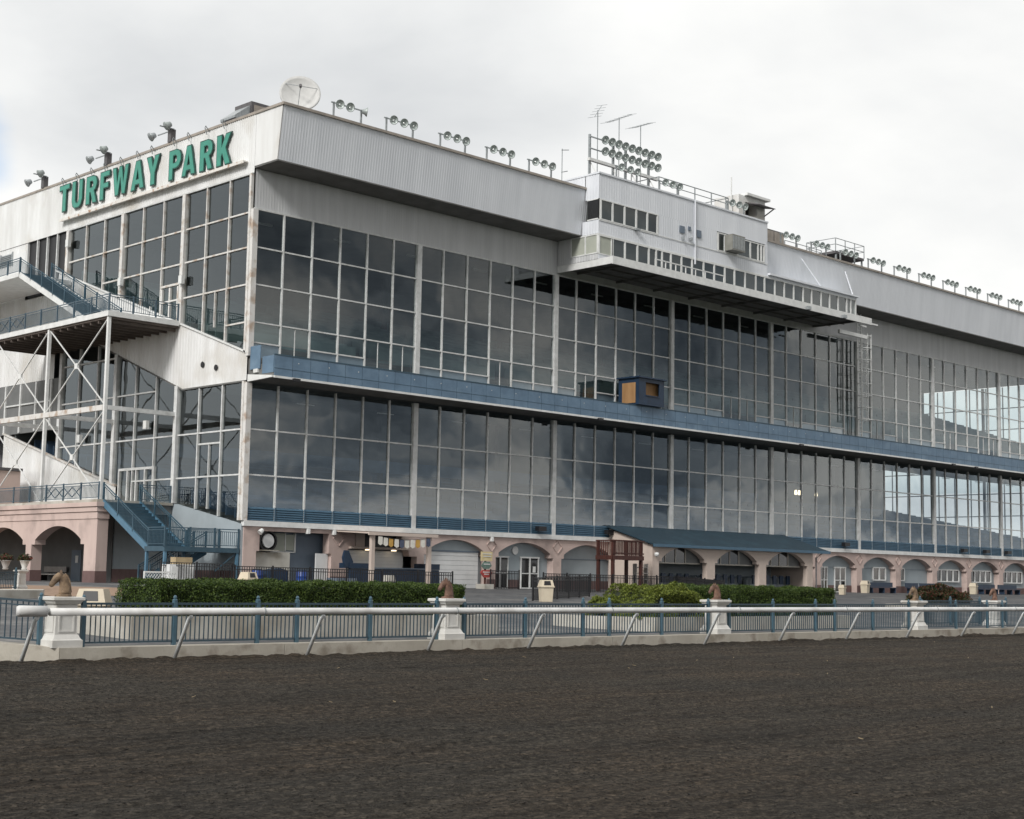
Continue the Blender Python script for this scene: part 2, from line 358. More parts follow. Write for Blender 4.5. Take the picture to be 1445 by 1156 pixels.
# columns
for k in range(NB+1):
    x = k*B
    MB().box(x-.17, x+.17, -.16, .1, 14.0, 22.32).build('column', 'mullion' if k else 'rusty', GS)
    MB().box(x-.17, x+.17, -.16, .1, 4.9, 12.5).build('column', 'mullion' if k else 'rusty', GS)
for k in range(1, 4):
    y = k*WB
    MB().box(-.2, .1, y-.16, y+.16, slopeA(y)+.02, 24.36).build('column', 'rusty', GS)
    MB().box(-.2, .1, y-.16, y+.16, slopeB(y)+.02, under(y)).build('column', 'mullion', GS)
MB().box(-.2, -.02, .11, .3, 14.2, 24.4).build('corner_trim', 'rusty', GS)
MB().box(-.2, -.02, .11, .3, 4.9, 12.6).build('corner_trim', 'rusty', GS)
def pane(mb, p, q, z0, z1):
    u, v = rng.normal(0, .0035, 2)      # each pane sits very slightly out of true, but stays flat
    if p[1] == q[1]: mb.quad((p[0], p[1]+u+v, z0), (q[0], q[1]-u+v, z0), (q[0], q[1]-u-v, z1), (p[0], p[1]+u-v, z1))
    else: mb.quad((p[0]+u+v, p[1], z0), (q[0]-u+v, q[1], z0), (q[0]-u-v, q[1], z1), (p[0]+u-v, p[1], z1))
for k in range(NB):
    x0 = k*B+.17; x1 = (k+1)*B-.17
    cuts = [x0]+[k*B+i*PW for i in range(1, 6)]+[x1]
    for st in (0, 1):
        zlo, zhi, rows = ((14.0, 22.32, ROWU) if st else (5.67, 12.5, ROWL))
        f = MB(); g = MB(); doors = []
        for x in cuts[1:-1]: f.box(x-.045, x+.045, -.09, .05, zlo-(0 if st else .8), zhi)
        sub = rows[:-1] if st else rows
        for z in sub:
            for i in range(6): f.box(cuts[i]+.045, cuts[i+1]-.045, -.07, .04, z-.04, z+.04)
        if st:
            for i in range(6):
                door = (k*6+i) % 4 == 1 or (k*6+i) % 9 == 4
                if door: f.box((cuts[i]+cuts[i+1])/2-.016, (cuts[i]+cuts[i+1])/2+.016, -.04, .03, 14.0, ROWU[2]-.04)
                else: f.box(cuts[i]+.045, cuts[i+1]-.045, -.07, .04, 14.76, 14.84)
                doors.append(door)
        w = f.build('window', 'mullion', GS)
        zs = [zlo]+sorted(rows)+[zhi]
        for i in range(6):
            for a in range(len(zs)-1):
                pane(g, (cuts[i], 0), (cuts[i+1], 0), zs[a], zs[a+1])
        g.build('pane', 'glass', w, recalc=False)
        if st:
            s = MB()
            for i in range(6):
                if not doors[i]: s.box(cuts[i]+.045, cuts[i+1]-.045, .02, .035, 14.0, 14.76)
            s.build('spandrel_panel', 'spandrel', w)
        else:
            lv = MB()
            for i in range(6):
                for q in range(6):
                    z = 4.93+q*.125
                    lv.prism([(-.10, z), (-.04, z+.11), (-.02, z+.11), (-.02, z)], 'x', cuts[i]+.02, cuts[i+1]-.02)
                lv.box(cuts[i+1]-.03, cuts[i+1]+.03, -.13, -.101, 4.72, 5.67)
            lv.build('louver_panel', 'louver', GS)
            MB().box(k*B+.17, (k+1)*B-.17, -.02, .06, 4.9, 5.66).build('louver_backing', 'louver', GS)
MB().box(-.05, XE, -.2, .1, 4.6, 4.9).build('white_band', 'white', GS)
# west face glazing
for k in range(3):
    y0 = k*WB+(.3 if k == 0 else .16); y1 = (k+1)*WB-.16
    cuts = [y0, k*WB+WB/3, k*WB+2*WB/3, y1]
    for st in (0, 1):
        f = MB(); g = MB(); lo, hi = (slopeA, lambda y: 24.36) if st else (slopeB, under)
        for y in cuts[1:-1]: f.box(-.12, .05, y-.045, y+.045, lo(y)+.02, hi(y))
        for i in range(3):
            a, c = cuts[i], cuts[i+1]
            zs = [22.2, 20.2, 18.08, 15.94] if st else [15.2, 12.75, 9.95, 7.43]
            for z in zs:
                if z > max(lo(a), lo(c))+.2 and z < min(hi(a), hi(c))-.2: f.box(-.09, .04, a+.045, c-.045, z-.045, z+.045)
            u, v = rng.normal(0, .005, 2); X_ = lambda y, z: u*(y-a)/2+v*(z-16)/8
            g.quad((X_(a, hi(a+.01)), a, hi(a+.01)), (X_(c, hi(c-.01)), c, hi(c-.01)), (X_(c, lo(c-.01)), c, lo(c-.01)), (X_(a, lo(a+.01)), a, lo(a+.01)))
        if st:  # doors to the upper landing
            if k == 1:
                for yy in (7.5, 8.4, 9.3): f.box(-.11, .05, yy-.07, yy+.07, 16.7, 18.9)
                f.box(-.11, .05, 7.43, 9.37, 18.97, 19.1)
            if k in (0, 1): f.box(-.1, .04, k*WB+WB/2-.03, k*WB+WB/2+.03, 15.98, 18.03)
        else:
            if k == 1:
                for yy in (9.3, 10.3, 11.3, 12.3, 13.3): f.box(-.13, .05, yy-.06, yy+.06, 6.0, 8.1)
                f.box(-.13, .05, 9.24, 13.36, 8.1, 8.25)
            if k == 0:
                f.box(-.11, .05, 2.36+.05, 4.6, 9.25, 9.35); f.box(-.1, .04, 3.5, 3.56, 5.6, 9.25)
        w = f.build('window', 'rusty' if st else 'mullion', GS)
        g.build('pane', 'glass_west', w, recalc=False)
f = MB()
for y in (21.5, 22.8, 24.2, 25.6, 27.0): f.box(-.1, .05, y-.05, y+.05, slopeA(21), 24.4)
MB().quad((.06, 21.4, 20.5), (.06, 27, 20.5), (.06, 27, 24.4), (.06, 21.4, 24.4)).build('dark_opening', 'black', GS)
f.build('window', 'mullion', GS)
# cladding along the seating slopes
MB().corr_y(-.1, 0.02, 22.3, under, slopeA, .3, .03).build('side_cladding', 'cladding', GS)
MB().prism([(0, slopeA(0)), (22.6, slopeA(22.6)), (22.6, slopeA(22.6)+.09), (0, slopeA(0)+.09)], 'x', -.2, -.02).build('slope_cap', 'white', GS)
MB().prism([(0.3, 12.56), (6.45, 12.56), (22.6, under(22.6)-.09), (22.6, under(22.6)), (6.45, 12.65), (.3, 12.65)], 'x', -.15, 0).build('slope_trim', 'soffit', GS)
MB().corr_y(-.1, 13.62, 29, lambda y: 1.36, slopeB, .3, .03).build('side_cladding', 'cladding', GS)
MB().prism([(13.62, slopeB(13.7)), (29, slopeB(29)), (29, slopeB(29)+.1), (13.62, slopeB(13.7)+.1)], 'x', -.22, -.02).build('slope_cap', 'rusty', GS)
MB().prism([(0.02, 1.3), (13.6, 1.3), (13.6, 5.95), (6.7, 5.95), (.02, slopeB(0))], 'x', -.08, .05).build('side_wall', 'greywall', GS)
MB().box(-.12, -.081, .05, 13.6, 1.3, 2.15).build('wall_base', 'pinkbase', GS)
# north-west wing
MB().corr_y(-.06, 27.05, 40, lambda y: 20.4, lambda y: 24.4, .3, .03).corr_y(-.06, 22.35, 40, lambda y: 14.6, lambda y: 20.4, .3, .03).build('wing_wall', 'cladding', GS)
MB().box(-.1, .05, 27.2, 28.6, 20.9, 23.9).build('wing_door', 'shutter', GS)
v = MB()
for q in range(7): v.prism([(-.16, 23.2+q*.12), (-.1, 23.3+q*.12), (-.09, 23.2+q*.12)], 'y', 29.2, 30.9)
v.box(-.17, -.09, 29.1, 29.2, 23.15, 24.1).box(-.17, -.09, 30.9, 31, 23.15, 24.1).build('wall_vent', 'galv', GS)
MB().box(-.05, .1, 21.4, 40, 11.2, 14.6).build('wing_wall', 'darkgrey', GS)
g = MB()
for y in (22.5, 24.6, 26.8, 29): g.box(-.16, -.051, y-.09, y+.09, 11.25, 14.55)
g.box(-.14, -.051, 22.6, 28.9, 13.1, 13.2); g.build('window', 'mullion', GS)
# interiors
def stepped(y0, y1, f, run=.9):
    pts = []; y = y0
    while y < y1-.01:
        z = f(y); y2 = min(y+run, y1); pts += [(y, z), (y2, z)]; y = y2
    return pts
up_ = stepped(1.6, 22, lambda y: slopeA(y)-.15)
prof = [(0.12, 12.65), (6.45, 12.65), (22, under(22)), (22, up_[-1][1])]+up_[::-1]+[(1.6, 13.98), (.12, 13.98)]
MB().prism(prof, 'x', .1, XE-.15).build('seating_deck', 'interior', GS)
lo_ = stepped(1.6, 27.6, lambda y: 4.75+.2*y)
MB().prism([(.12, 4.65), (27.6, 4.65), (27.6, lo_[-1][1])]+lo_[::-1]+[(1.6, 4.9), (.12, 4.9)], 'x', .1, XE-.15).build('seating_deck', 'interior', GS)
s = MB()
for k in range(3, 22):
    y = 1.6+k*.9+.5; z = slopeA(1.6+k*.9)-.15
    for q in range(9): s.box(q*B+.9, q*B+B-.9, y, y+.08, z+.05, z+.85)
s.build('seat_rows', 'seat_teal', GS)
s = MB()
for k in range(0, 28):
    y = 1.6+k*.9+.5; z = 4.75+.2*(1.6+k*.9)
    for q in range(9): s.box(q*B+.9, q*B+B-.9, y, y+.08, z+.05, z+.9)
s.build('seat_rows', 'seat_blue', GS)
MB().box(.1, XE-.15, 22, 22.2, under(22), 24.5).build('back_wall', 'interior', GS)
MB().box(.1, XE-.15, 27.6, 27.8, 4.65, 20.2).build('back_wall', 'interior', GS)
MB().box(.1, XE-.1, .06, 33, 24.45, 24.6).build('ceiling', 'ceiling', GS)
c = MB()
for k in range(1, NB-1):
    for y in (18,): c.box(k*B-.15, k*B+.15, y-.15, y+.15, 4.7, under(y)); c.box(k*B-.15, k*B+.15, y-.15, y+.15, slopeA(y), 24.45)
c.build('interior_columns', 'interior', GS)
hr = MB()
for k in range(NB):
    for z in (14.45, 14.75, 15.05): hr.box(k*B+.6, k*B+B-.6, 1.2, 1.24, z, z+.03)
    for q in range(6): hr.box(k*B+.6+q*2.1, k*B+.63+q*2.1, 1.2, 1.23, 14, 15.05)
hr.build('interior_railing', 'soffit', GS)
MB().box(.6, 58, 8.0, 8.2, 8.8, 9.6).build('interior_fascia', 'seat_blue', GS); MB().box(.6, XE-.6, 4.2, 4.3, 5.75, 6.35).build('interior_fascia', 'seat_blue', GS)
MB().box(.6, 62, 14.0, 14.2, 17.6, 18.5).build('interior_fascia', 'seat_teal', GS)
lm = MB()
for k in range(1, 16):
    for y in (4, 9): lm.box(k*6.3, k*6.3+1.3, y, y+.12, 12.2+(.0 if y < 6 else 1.0), 12.25+(.0 if y < 6 else 1.0)); lm.box(k*6.3, k*6.3+1.3, y, y+.12, 24.1, 24.2)
lm.build('ceiling_fixture', 'white', GS)
for x in (60.7, 61.2, 63.75): MB().lathe([(.10, 9.6), (.13, 9.7), (.09, 10.0)], (x, 6, 0), 8).build('pendant_lamp', 'warmlamp', GS)
# east end wall
f = MB(); g = MB()
for y in [i*PW for i in range(0, 14)]: f.box(XE-.06, XE+.06, y-.05, y+.05, 4.7, 24.4)
for z in (7.4, 9.9, 12.4, 14.9, 17.3, 19.6, 22): f.box(XE-.05, XE+.05, 0.06, 27.5, z-.05, z+.05)
for y in (8, 14.6, 21.2): f.box(XE-.15, XE+.15, y-.13, y+.13, 4.7, 24.4)
w = f.build('window', 'mullion', GS)
g.quad((XE, .1, 12.6), (XE, 27.5, 12.6), (XE, 27.5, 4.7), (XE, .1, 4.7)); g.build('pane', 'glass_end', w, recalc=False)
g = MB(); g.quad((XE, .1, 24.4), (XE, 27.5, 24.4), (XE, 27.5, 12.6), (XE, .1, 12.6)); g.build('pane', 'glass_upper', w, recalc=False)
# building shell behind
MB().box(.1, XE, 33, 33.3, 1.3, 27.5).build('rear_wall', 'siding_wall', GS)
# balcony
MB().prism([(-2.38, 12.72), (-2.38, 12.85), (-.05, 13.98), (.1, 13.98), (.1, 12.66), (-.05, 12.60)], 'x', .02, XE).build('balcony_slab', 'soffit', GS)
MB().box(0.02, XE, -2.46, -2.34, 12.6, 12.72).build('balcony_edge', 'white', GS)
MB().prism([(-2.4, 12.62), (-.1, 12.55), (-.1, 12.95), (-2.4, 12.72)], 'x', -.12, .018).build('balcony_edge', 'white', GS)
pp = MB(); n = 90; w_ = XE/n
for i in range(n): pp.box(i*w_+.02, (i+1)*w_-.012, -2.43, -2.39, 12.73, 13.84)
pp.box(0, .05, -2.36, -1.3, 12.9, 13.84); pp.build('parapet', 'parapet', GS)
MB().box(0, XE, -2.45, -2.35, 13.85, 13.91).box(.02, XE, -2.44, -2.38, 13.12, 13.145).build('parapet_rail', 'bluepaint', GS)
MB().box(-.05, 0, -1.15, -.2, 13.2, 14.5).build('parapet', 'parapet', GS)
for x in (1.2, 26, 49, 72, 76): MB().box(x, x+.45, -2.62, -2.47, 12.5, 12.66).build('balcony_light', 'black', GS)
MB().box(-.1, .2, -1.0, -.6, 13.0, 13.2).build('balcony_light', 'white', GS)
sp = MB()
for k in range(26): sp.box(1.6+k*2.1, 1.64+k*2.1, -2.445, -2.431, 13.5, 13.55)
sp.build('bolt_heads', 'white', GS)

# ---- ground floor
def arch_notch(c, a, zb, zs=3.62, rise=.70, corb=.25, n=16, zc=3.35, bott=None):
    zb = bott if bott is not None else zb
    Rr = (a*a+rise*rise)/(2*rise); t = math.asin(a/Rr)
    arc = [(c+Rr*math.sin(q), zs+rise-Rr+Rr*math.cos(q)) for q in [-t+2*t*i/n for i in range(n+1)]]
    return [(c-a-corb, zb), (c-a-corb, zc), (c-a, zc)]+arc+[(c+a, zc), (c+a+corb, zc), (c+a+corb, zb)]
AC = [15.8+6.03*i for i in range(16)]; AW = 2.38
pts = [(0.05, 1.2), (.9, 1.2), (.9, 3.25), (1.1, 3.25), (1.1, 4.36), (5.9, 4.36), (5.9, 3.22), (6.1, 3.22), (6.1, 1.2), (7.3, 1.2), (7.3, 3.5), (7.8, 3.62), (7.8, 4.5), (11.85, 4.5), (11.85, 3.6), (12.0, 3.2), (12.6, 3.2), (12.6, 1.2), (13.15, 1.2), (13.15, 3.3), (13.4, 3.3)]
pts = pts[:18]+[(13.0, 1.2)]
for c in AC:
    if c+2.7 < XE: pts += arch_notch(c, AW, 1.2)
pts += [(XE-.3, 1.2), (XE-.3, 4.59), (0.05, 4.59)]
MB().prism(pts, 'y', -.06, .5).build('arcade_wall', 'pink', GS)
pil = [(.05, .9), (6.1, 7.3), (12.6, 13.0)]
for i in range(len(AC)-1):
    if AC[i+1]+2.7 < XE: pil.append((AC[i]+AW+.25, AC[i+1]-AW-.25))
for a, c in pil: MB().box(a-.02, c+.02, -.09, -.062, 1.2, 1.92).build('pier_base', 'pinkbase', GS)
def diamond(x):
    d = MB(); P = [(x, 4.53), (x+.42, 4.1), (x, 3.67), (x-.42, 4.1)]
    for i in range(4):
        a, c = P[i], P[(i+1) % 4]; d.beam((a[0], -.085, a[1]), (c[0], -.085, c[1]), .05, .045)
    d.build('diamond_relief', 'pink', GS)
diamond(6.6)
for i in range(len(AC)-1):
    if i not in (2, 3, 4, 5): diamond((AC[i]+AC[i+1])/2)
def gpart(name, m, *boxes):
    q = MB()
    for bx in boxes: q.box(*bx)
    return q.build(name, m, GS)
# recess infill
gpart('infill_wall', 'greywall', (13.2, XE-.3, .5, .62, 1.2, 4.58))
gpart('wall_base', 'pinkbase', (19, 52, .47, .498, 1.2, 1.92), (56, XE-.4, .47, .498, 1.2, 1.92))
# first bay: recessed plant opening
gpart('infill_wall', 'slate', (.8, 6.2, .9, 1.0, 1.2, 4.5))
gpart('plant_panel', 'concrete', (.95, 3.45, .3, .36, 1.2, 3.22))
gpart('plant_window', 'curtain', (2.4, 3.45, .84, .9, 3.3, 4.3)); gpart('plant_window', 'curtain', (3.5, 4.1, .84, .9, 3.35, 4.25))
gpart('plant_window_frame', 'white', (3.44, 3.5, .8, .9, 3.25, 4.33), (4.1, 4.2, .8, .9, 3.25, 4.33), (2.4, 4.2, .8, .84, 3.22, 3.28))
gpart('service_door', 'shutter', (5.2, 6.05, .2, .28, 1.3, 3.22))
fan = MB().lathe([(.62, 0), (.66, .12), (.60, .3), (.50, .3), (.48, .1)], (1.85, .45, 3.83), 20, Matrix.Rotation(R(90), 4, 'X'))
fo = fan.build('exhaust_fan', 'black', GS); MB().lathe([(.40, 0), (.38, .06), (.1, .1)], (1.85, .2, 3.83), 18, Matrix.Rotation(R(90), 4, 'X')).build('fan_hub', 'shutter', fo)
gpart('fan_shelf', 'concrete', (1.15, 2.6, .1, .8, 3.27, 3.33))
# kiosk recess
gpart('kiosk_shutter', 'shutter', *[(7.3, 12.0, .55, .6+.02*(i % 2), 1.3+i*.2, 1.49+i*.2) for i in range(11)])
gpart('kiosk_soffit', 'pale_pink', (7.35, 12.0, -.3, .5, 3.56, 3.68)); gpart('kiosk_jamb', 'pale_pink', (7.85, 8.5, -.1, .4, 3.68, 4.45)); gpart('kiosk_jamb', 'pale_pink', (11.3, 11.84, -.1, .4, 3.68, 4.45))
gpart('kiosk_opening', 'black', (8.5, 11.3, .42, .48, 3.68, 4.5))
kl = [MB().lathe([(.17, 0), (.13, .06)], (x, .1, 3.49), 12).build('downlight', 'warmlamp', GS) for x in (8.9, 10.9)]
# garage door
gd = gpart('garage_door', 'shutter', *[(13.42, 18.0, .3, .36+.015*(i % 2), 1.3+i*.29, 1.575+i*.29) for i in range(8)])
gpart('garage_lintel', 'greywall', (13.4, 18.1, .28, .49, 3.62, 4.3)); gpart('garage_track', 'slate', (13.4, 18.1, .26, .279, 3.56, 3.66))
def door_pair(x0, x1, y=.38):
    q = MB(); n_ = 2; q.box(x0-.1, x1+.1, y, y+.1, 3.32, 3.42)
    for i in range(3):
        x = x0+(x1-x0)*i/2; q.box(x-(.035 if i != 1 else .06), x+(.035 if i != 1 else .06), y, y+.1, 1.3, 3.32)
    q.box(x0, x1, y+.01, y+.09, 1.3, 1.42); q.box(x0, x1, y+.01, y+.08, 2.3, 2.36)
    d = q.build('glass_door', 'white', GS)
    MB().box(x0+.07, x1-.07, y+.04, y+.06, 1.42, 3.32).build('pane', 'panelglass', d)
door_pair(19.35, 20.75); door_pair(21.95, 23.55)
door_pair(56.1, 57.0); door_pair(58.1, 59.65)
gpart('door_notice', 'white', (23.0, 23.25, .36, .378, 2.4, 2.8))
ck = MB().lathe([(.27, 0), (.27, .1)], (21.4, .49, 3.8), 16, Matrix.Rotation(R(90), 4, 'X')).build('wall_clock', 'white', GS)
gpart('arch_band', 'slate', (25.5, 30.3, .47, .497, 3.32, 3.37))
def win_row(x0, x1, n_, z0=2.42, z1=3.46):
    q = MB(); q.box(x0, x1, .36, .47, z1-.05, z1+.05); q.box(x0, x1, .34, .47, z0-.06, z0+.04)
    for i in range(n_+1):
        x = x0+(x1-x0)*i/n_; q.box(x-.09, x+.09, .37, .47, z0+.04, z1-.05)
    d = q.build('ground_window', 'white', GS)
    MB().box(x0, x1, .43, .45, z0, z1).build('pane', 'panelglass', d)
win_row(63.8, 65.75, 2); win_row(67.7, 68.75, 1); win_row(73.9, 78.1, 4); win_row(79.95, 84.0, 4); win_row(86, 90.1, 4); win_row(92, 96.1, 4)
gpart('arch_band', 'slate', *[(AC[i]-2.5, AC[i]+2.5, .47, .495, 3.36, 3.39) for i in range(7, 14)], *[(AC[i]-2.5, AC[i]+2.5, .47, .496, 2.18, 2.2) for i in (8, 9)])
for x in (4.3, 6.15, 18.7): MB().box(x-.08, x+.08, -.3, -.07, 4.3, 4.58).build('wall_lamp', 'white', GS)
MB().lathe([(.16, 0), (.12, .25), (.05, .3)], (.95, -.25, 4.25), 10, Matrix.Rotation(R(50), 4, 'Y')).build('wall_lamp', 'white', GS)
for x, y in ((22.6, -.2), (29.3, -.2), (58.2, -.2), (77.4, -.2), (81.5, -.2), (85.6, -.2)): MB().box(x, x+.7, y-.35, y, 5.1, 5.4).build('louver_light', 'black', GS)
for x, y, z in ((-.3, 6.95, 18.9), (-.3, 14.0, 19.7), (-.3, 21.0, 23.2), (-.3, 10.2, 10.5), (-.3, 18.2, 10.1)):
    MB().box(x-.1, x+.12, y-.3, y+.05, z, z+.5).build('wall_lamp', 'white', GS)
for y, z in ((4.0, 13.6), (5.4, 13.9)):
    MB().lathe([(.17, 0), (.17, .04)], (-.15, y-1, z), 14, Matrix.Rotation(R(-90), 4, 'Y')).build('wall_port', 'black', GS)
CLOUD_OFF = (0, 0, 0); BLUE_DIR = (.3805, .8864, .2637)
# ------------------------------------------------------------------ press box
PB = thing('press_box', 'white corrugated press box projecting from the grandstand roof over a deck', 'press box', (24.5, 0, 22.5))
X0, X1, XR, YF = 24.5, 43.2, 55.1, -3.75
def corr_front(mb, x0, x1, z0, z1, y=YF): mb.corr_x(x0, x1, (y, z0), (y, z1), .25, .009)
b = MB(); corr_front(b, X0, X1, 27.05, 28.72); corr_front(b, 30.6, 37.1, 25.62, 27.05); corr_front(b, X0, X1, 24.68, 25.62); corr_front(b, 42.85, X1, 25.62, 27.05)
b.build('wall', 'siding', PB)
b = MB().corr_y(X0, YF, -2.56, lambda y: 27.05, lambda y: 28.72, .25, .02).corr_y(X0, -2.5, 2, lambda y: 27.6, lambda y: 28.72, .25, .02).corr_y(X0, YF, -2.3, lambda y: 24.7, lambda y: 25.62, .25, .02)
b.build('wall', 'siding', PB)
MB().corr_y(X0, -1.25, -.06, lambda y: 22.95, lambda y: 24.7, .2, .02).build('wall', 'siding_wall', PB)
MB().box(X0+.02, X1-.02, YF+.02, 3, 28.6, 28.7).build('roof', 'duct', PB)
MB().box(X0-.05, X1+.04, YF-.07, YF+.1, 28.72, 28.84).box(X0-.05, X0+.08, YF+.1, 3, 28.72, 28.84).build('roof_trim', 'siding', PB)
MB().box(X0-.03, X1+.02, YF-.05, YF-.005, 24.6, 24.68).box(X0-.03, X1, YF-.045, YF-.03, 25.56, 25.62).build('sill_band', 'white', PB)
MB().box(X0+.3, X1-.2, -3.2, -.1, 22.98, 28.6).build('interior', 'interior', PB)
MB().box(X1-.04, X1, YF+.01, -2.6, 24.7, 28.7).build('wall', 'siding_wall', PB)
def win(x0, x1, z0, z1, xs_, m='glass', fw=.07, name='window'):
    f = MB(); f.box(x0, x1, YF-.05, YF+.04, z1-.07, z1); f.box(x0, x1, YF-.05, YF+.04, z0, z0+.07)
    for x in xs_: f.box(x-fw, x+fw, YF-.045, YF+.035, z0+.07, z1-.07)
    w = f.build(name, 'white', PB); g = MB()
    for a, c in zip(xs_[:-1], xs_[1:]): pane(g, (a, YF+.01), (c, YF+.01), z0, z1)
    g.build('pane', m, w, recalc=False); return w
win(24.6, 30.55, 25.64, 27.03, [24.68, 25.85, 27.05, 28.25, 29.4, 30.47])
win(37.15, 42.82, 25.64, 26.98, [37.22, 38.0, 39.5, 41.05, 42.0, 42.4, 42.75])
f = MB().box(X0-.04, X0+.05, YF+.05, -2.75, 26.98, 27.04).box(X0-.04, X0+.05, YF+.05, -2.75, 25.64, 25.72)
w = f.build('window', 'white', PB); MB().quad((X0, YF, 25.7), (X0, -2.75, 25.7), (X0, -2.75, 27), (X0, YF, 27)).build('pane', 'panelglass', w)
mx = [25.88, 27.12, 28.39, 29.58, 30.35, 30.98, 31.93, 33.09, 34.26, 35.55, 36.77, 38.0, 39.14, 40.41, 41.71, 42.8, 44.09, 45.29, 46.51, 47.75, 48.88, 50.16, 51.33, 52.51, 53.71, 54.3, 54.97]
win(25.8, XR, 23.02, 24.6, mx)
win(X0, 25.8, 23.3, 24.6, [24.55, 25.8], m='curtain')
MB().box(X0+.02, 25.75, YF-.03, YF+.03, 23.0, 23.3).build('wall', 'siding', PB)
f = MB().box(X0-.04, X0+.04, YF+.04, -1.25, 24.6, 24.68).box(X0-.04, X0+.04, YF+.04, -1.25, 23.35, 23.43)
for y in (-3.68, -2.6, -1.3): f.box(X0-.045, X0+.035, y-.05, y+.05, 23.43, 24.6)
w = f.build('window', 'white', PB); MB().quad((X0, YF+.05, 23.4), (X0, -1.3, 23.4), (X0, -1.3, 24.62), (X0, YF+.05, 24.62)).build('pane', 'curtain', w)
MB().corr_y(X0, YF+.02, -1.25, lambda y: 22.95, lambda y: 23.35, .25, .02).build('wall', 'siding_wall', PB)
MB().box(X1, XR, -2.9, -2.3, 22.98, 24.8).build('interior', 'interior', PB)
MB().box(X1+.01, XR+.15, YF-.25, -2.3, 24.78, 24.92).box(X1, XR, YF-.03, YF+.03, 24.6, 24.775).build('roof', 'siding', PB)
MB().box(XR-.03, XR+.05, YF, -2.4, 23.0, 24.77).build('wall', 'white', PB)
dk = MB().box(X0, XR+.2, -5.05, -4.97, 22.47, 22.99).box(X0, X0+.08, -4.96, -.02, 22.5, 22.98).build('deck_edge', 'white', PB)
MB().box(X0+.09, XR, -4.96, -.03, 22.86, 22.96).build('deck', 'soffit', PB)
j = MB()
for k in range(8):
    x = X0+2+k*4; j.box(x-.05, x+.05, -4.9, -.03, 22.7, 22.855)
for y in (-4, -2.6, -1.3): j.box(X0+.1, XR, y-.04, y+.04, 22.74, 22.85)
j.build('deck_joist', 'soffit', PB)
for q in ((XR+.21, 56.2, -5.05, -4.9, 22.5, 22.62), (XR+.21, 56.2, -4.0, -3.9, 22.5, 22.62), (56.05, 60.1, -1.6, -1.4, 22.3, 22.6)): MB().box(*q).build('catwalk', 'white', PB)
bc = MB()
for x in np.linspace(29.2, 34.6, 6): bc.box(x-.03, x+.03, -4.7, -4.64, 23, 23.6)
bc.box(29.2, 36.7, -4.7, -4.64, 23.55, 23.62)
for x in (35.6, 36.7): bc.box(x-.03, x+.03, -4.7, -4.64, 23, 23.55)
bc.build('railing', 'white', PB)
ac = MB().box(37.95, 39.45, YF-.75, YF-.06, 25.75, 26.9).build('air_conditioner', 'acbox', PB)
g = MB()
for q in range(8): g.box(38.0+q*.18, 38.1+q*.18, YF-.77, YF-.751, 25.85, 26.8)
g.build('grille', 'galv', ac)
MB().tube([(34.5, YF-.1, 28.8), (34.5, YF-.1, 24.2)], .06).build('drain_pipe', 'siding', PB)
for x0, x1, z0, z1 in ((32.84, 33.37, 26.2, 26.7), (33.78, 34.05, 26.52, 26.8), (34.75, 35.22, 26.2, 26.72)): MB().box(x0, x1, YF-.08, YF-.03, z0, z1).build('wall_hatch', 'slate', PB)
MB().box(28.0, 28.4, YF-.3, YF-.05, 25.5, 25.62).box(33.1, 33.2, YF-.2, YF-.03, 25.7, 25.95).box(33.9, 34.05, YF-.25, YF-.03, 25.8, 26.0).build('security_camera', 'galv', PB)
for x in (46.2, 51): MB().box(x, x+.4, -5.3, -5.06, 22.45, 22.7).build('deck_light', 'galv', PB)
st = MB().tube([(49.2, -2.62, 27.2), (50.5, -3.6, 24.95)], .045).tube([(55.3, -2.62, 27.1), (54.9, -3.6, 24.95)], .045).build('tie_rod', 'siding', PB)

# ------------------------------------------------------------------ caged ladder
LD = thing('caged_ladder', 'white caged ladder running up the glass to the end of the press box deck', 'ladder', (60.5, -.5, 13.9))
m_ = MB()
for x in (60.3, 60.85): m_.box(x-.04, x+.04, -.55, -.47, 13.95, 24.6)
m_.build('stile', 'white', LD)
m_ = MB()
for k in range(34): m_.box(60.34, 60.81, -.53, -.5, 14.2+k*.3, 14.23+k*.3)
m_.build('rung', 'white', LD)
m_ = MB()
for k in range(8):
    z = 15.6+k*1.0; P = [(60.575+.62*math.sin(t), -.5-.75*(1-math.cos(t))/2*1.25, z) for t in np.linspace(-2.6, 2.6, 11)]
    P = [(60.575+.7*math.sin(t), -.95-.6*math.cos(t), z) for t in np.linspace(-2.3, 2.3, 11)]
    m_.tube(P, .035, 5)
for t in np.linspace(-1.9, 1.9, 6): m_.box(60.575+.7*math.sin(t)-.03, 60.575+.7*math.sin(t)+.03, -.95-.6*math.cos(t)-.02, -.95-.6*math.cos(t)+.02, 15.6, 22.8)
m_.build('cage', 'white', LD)

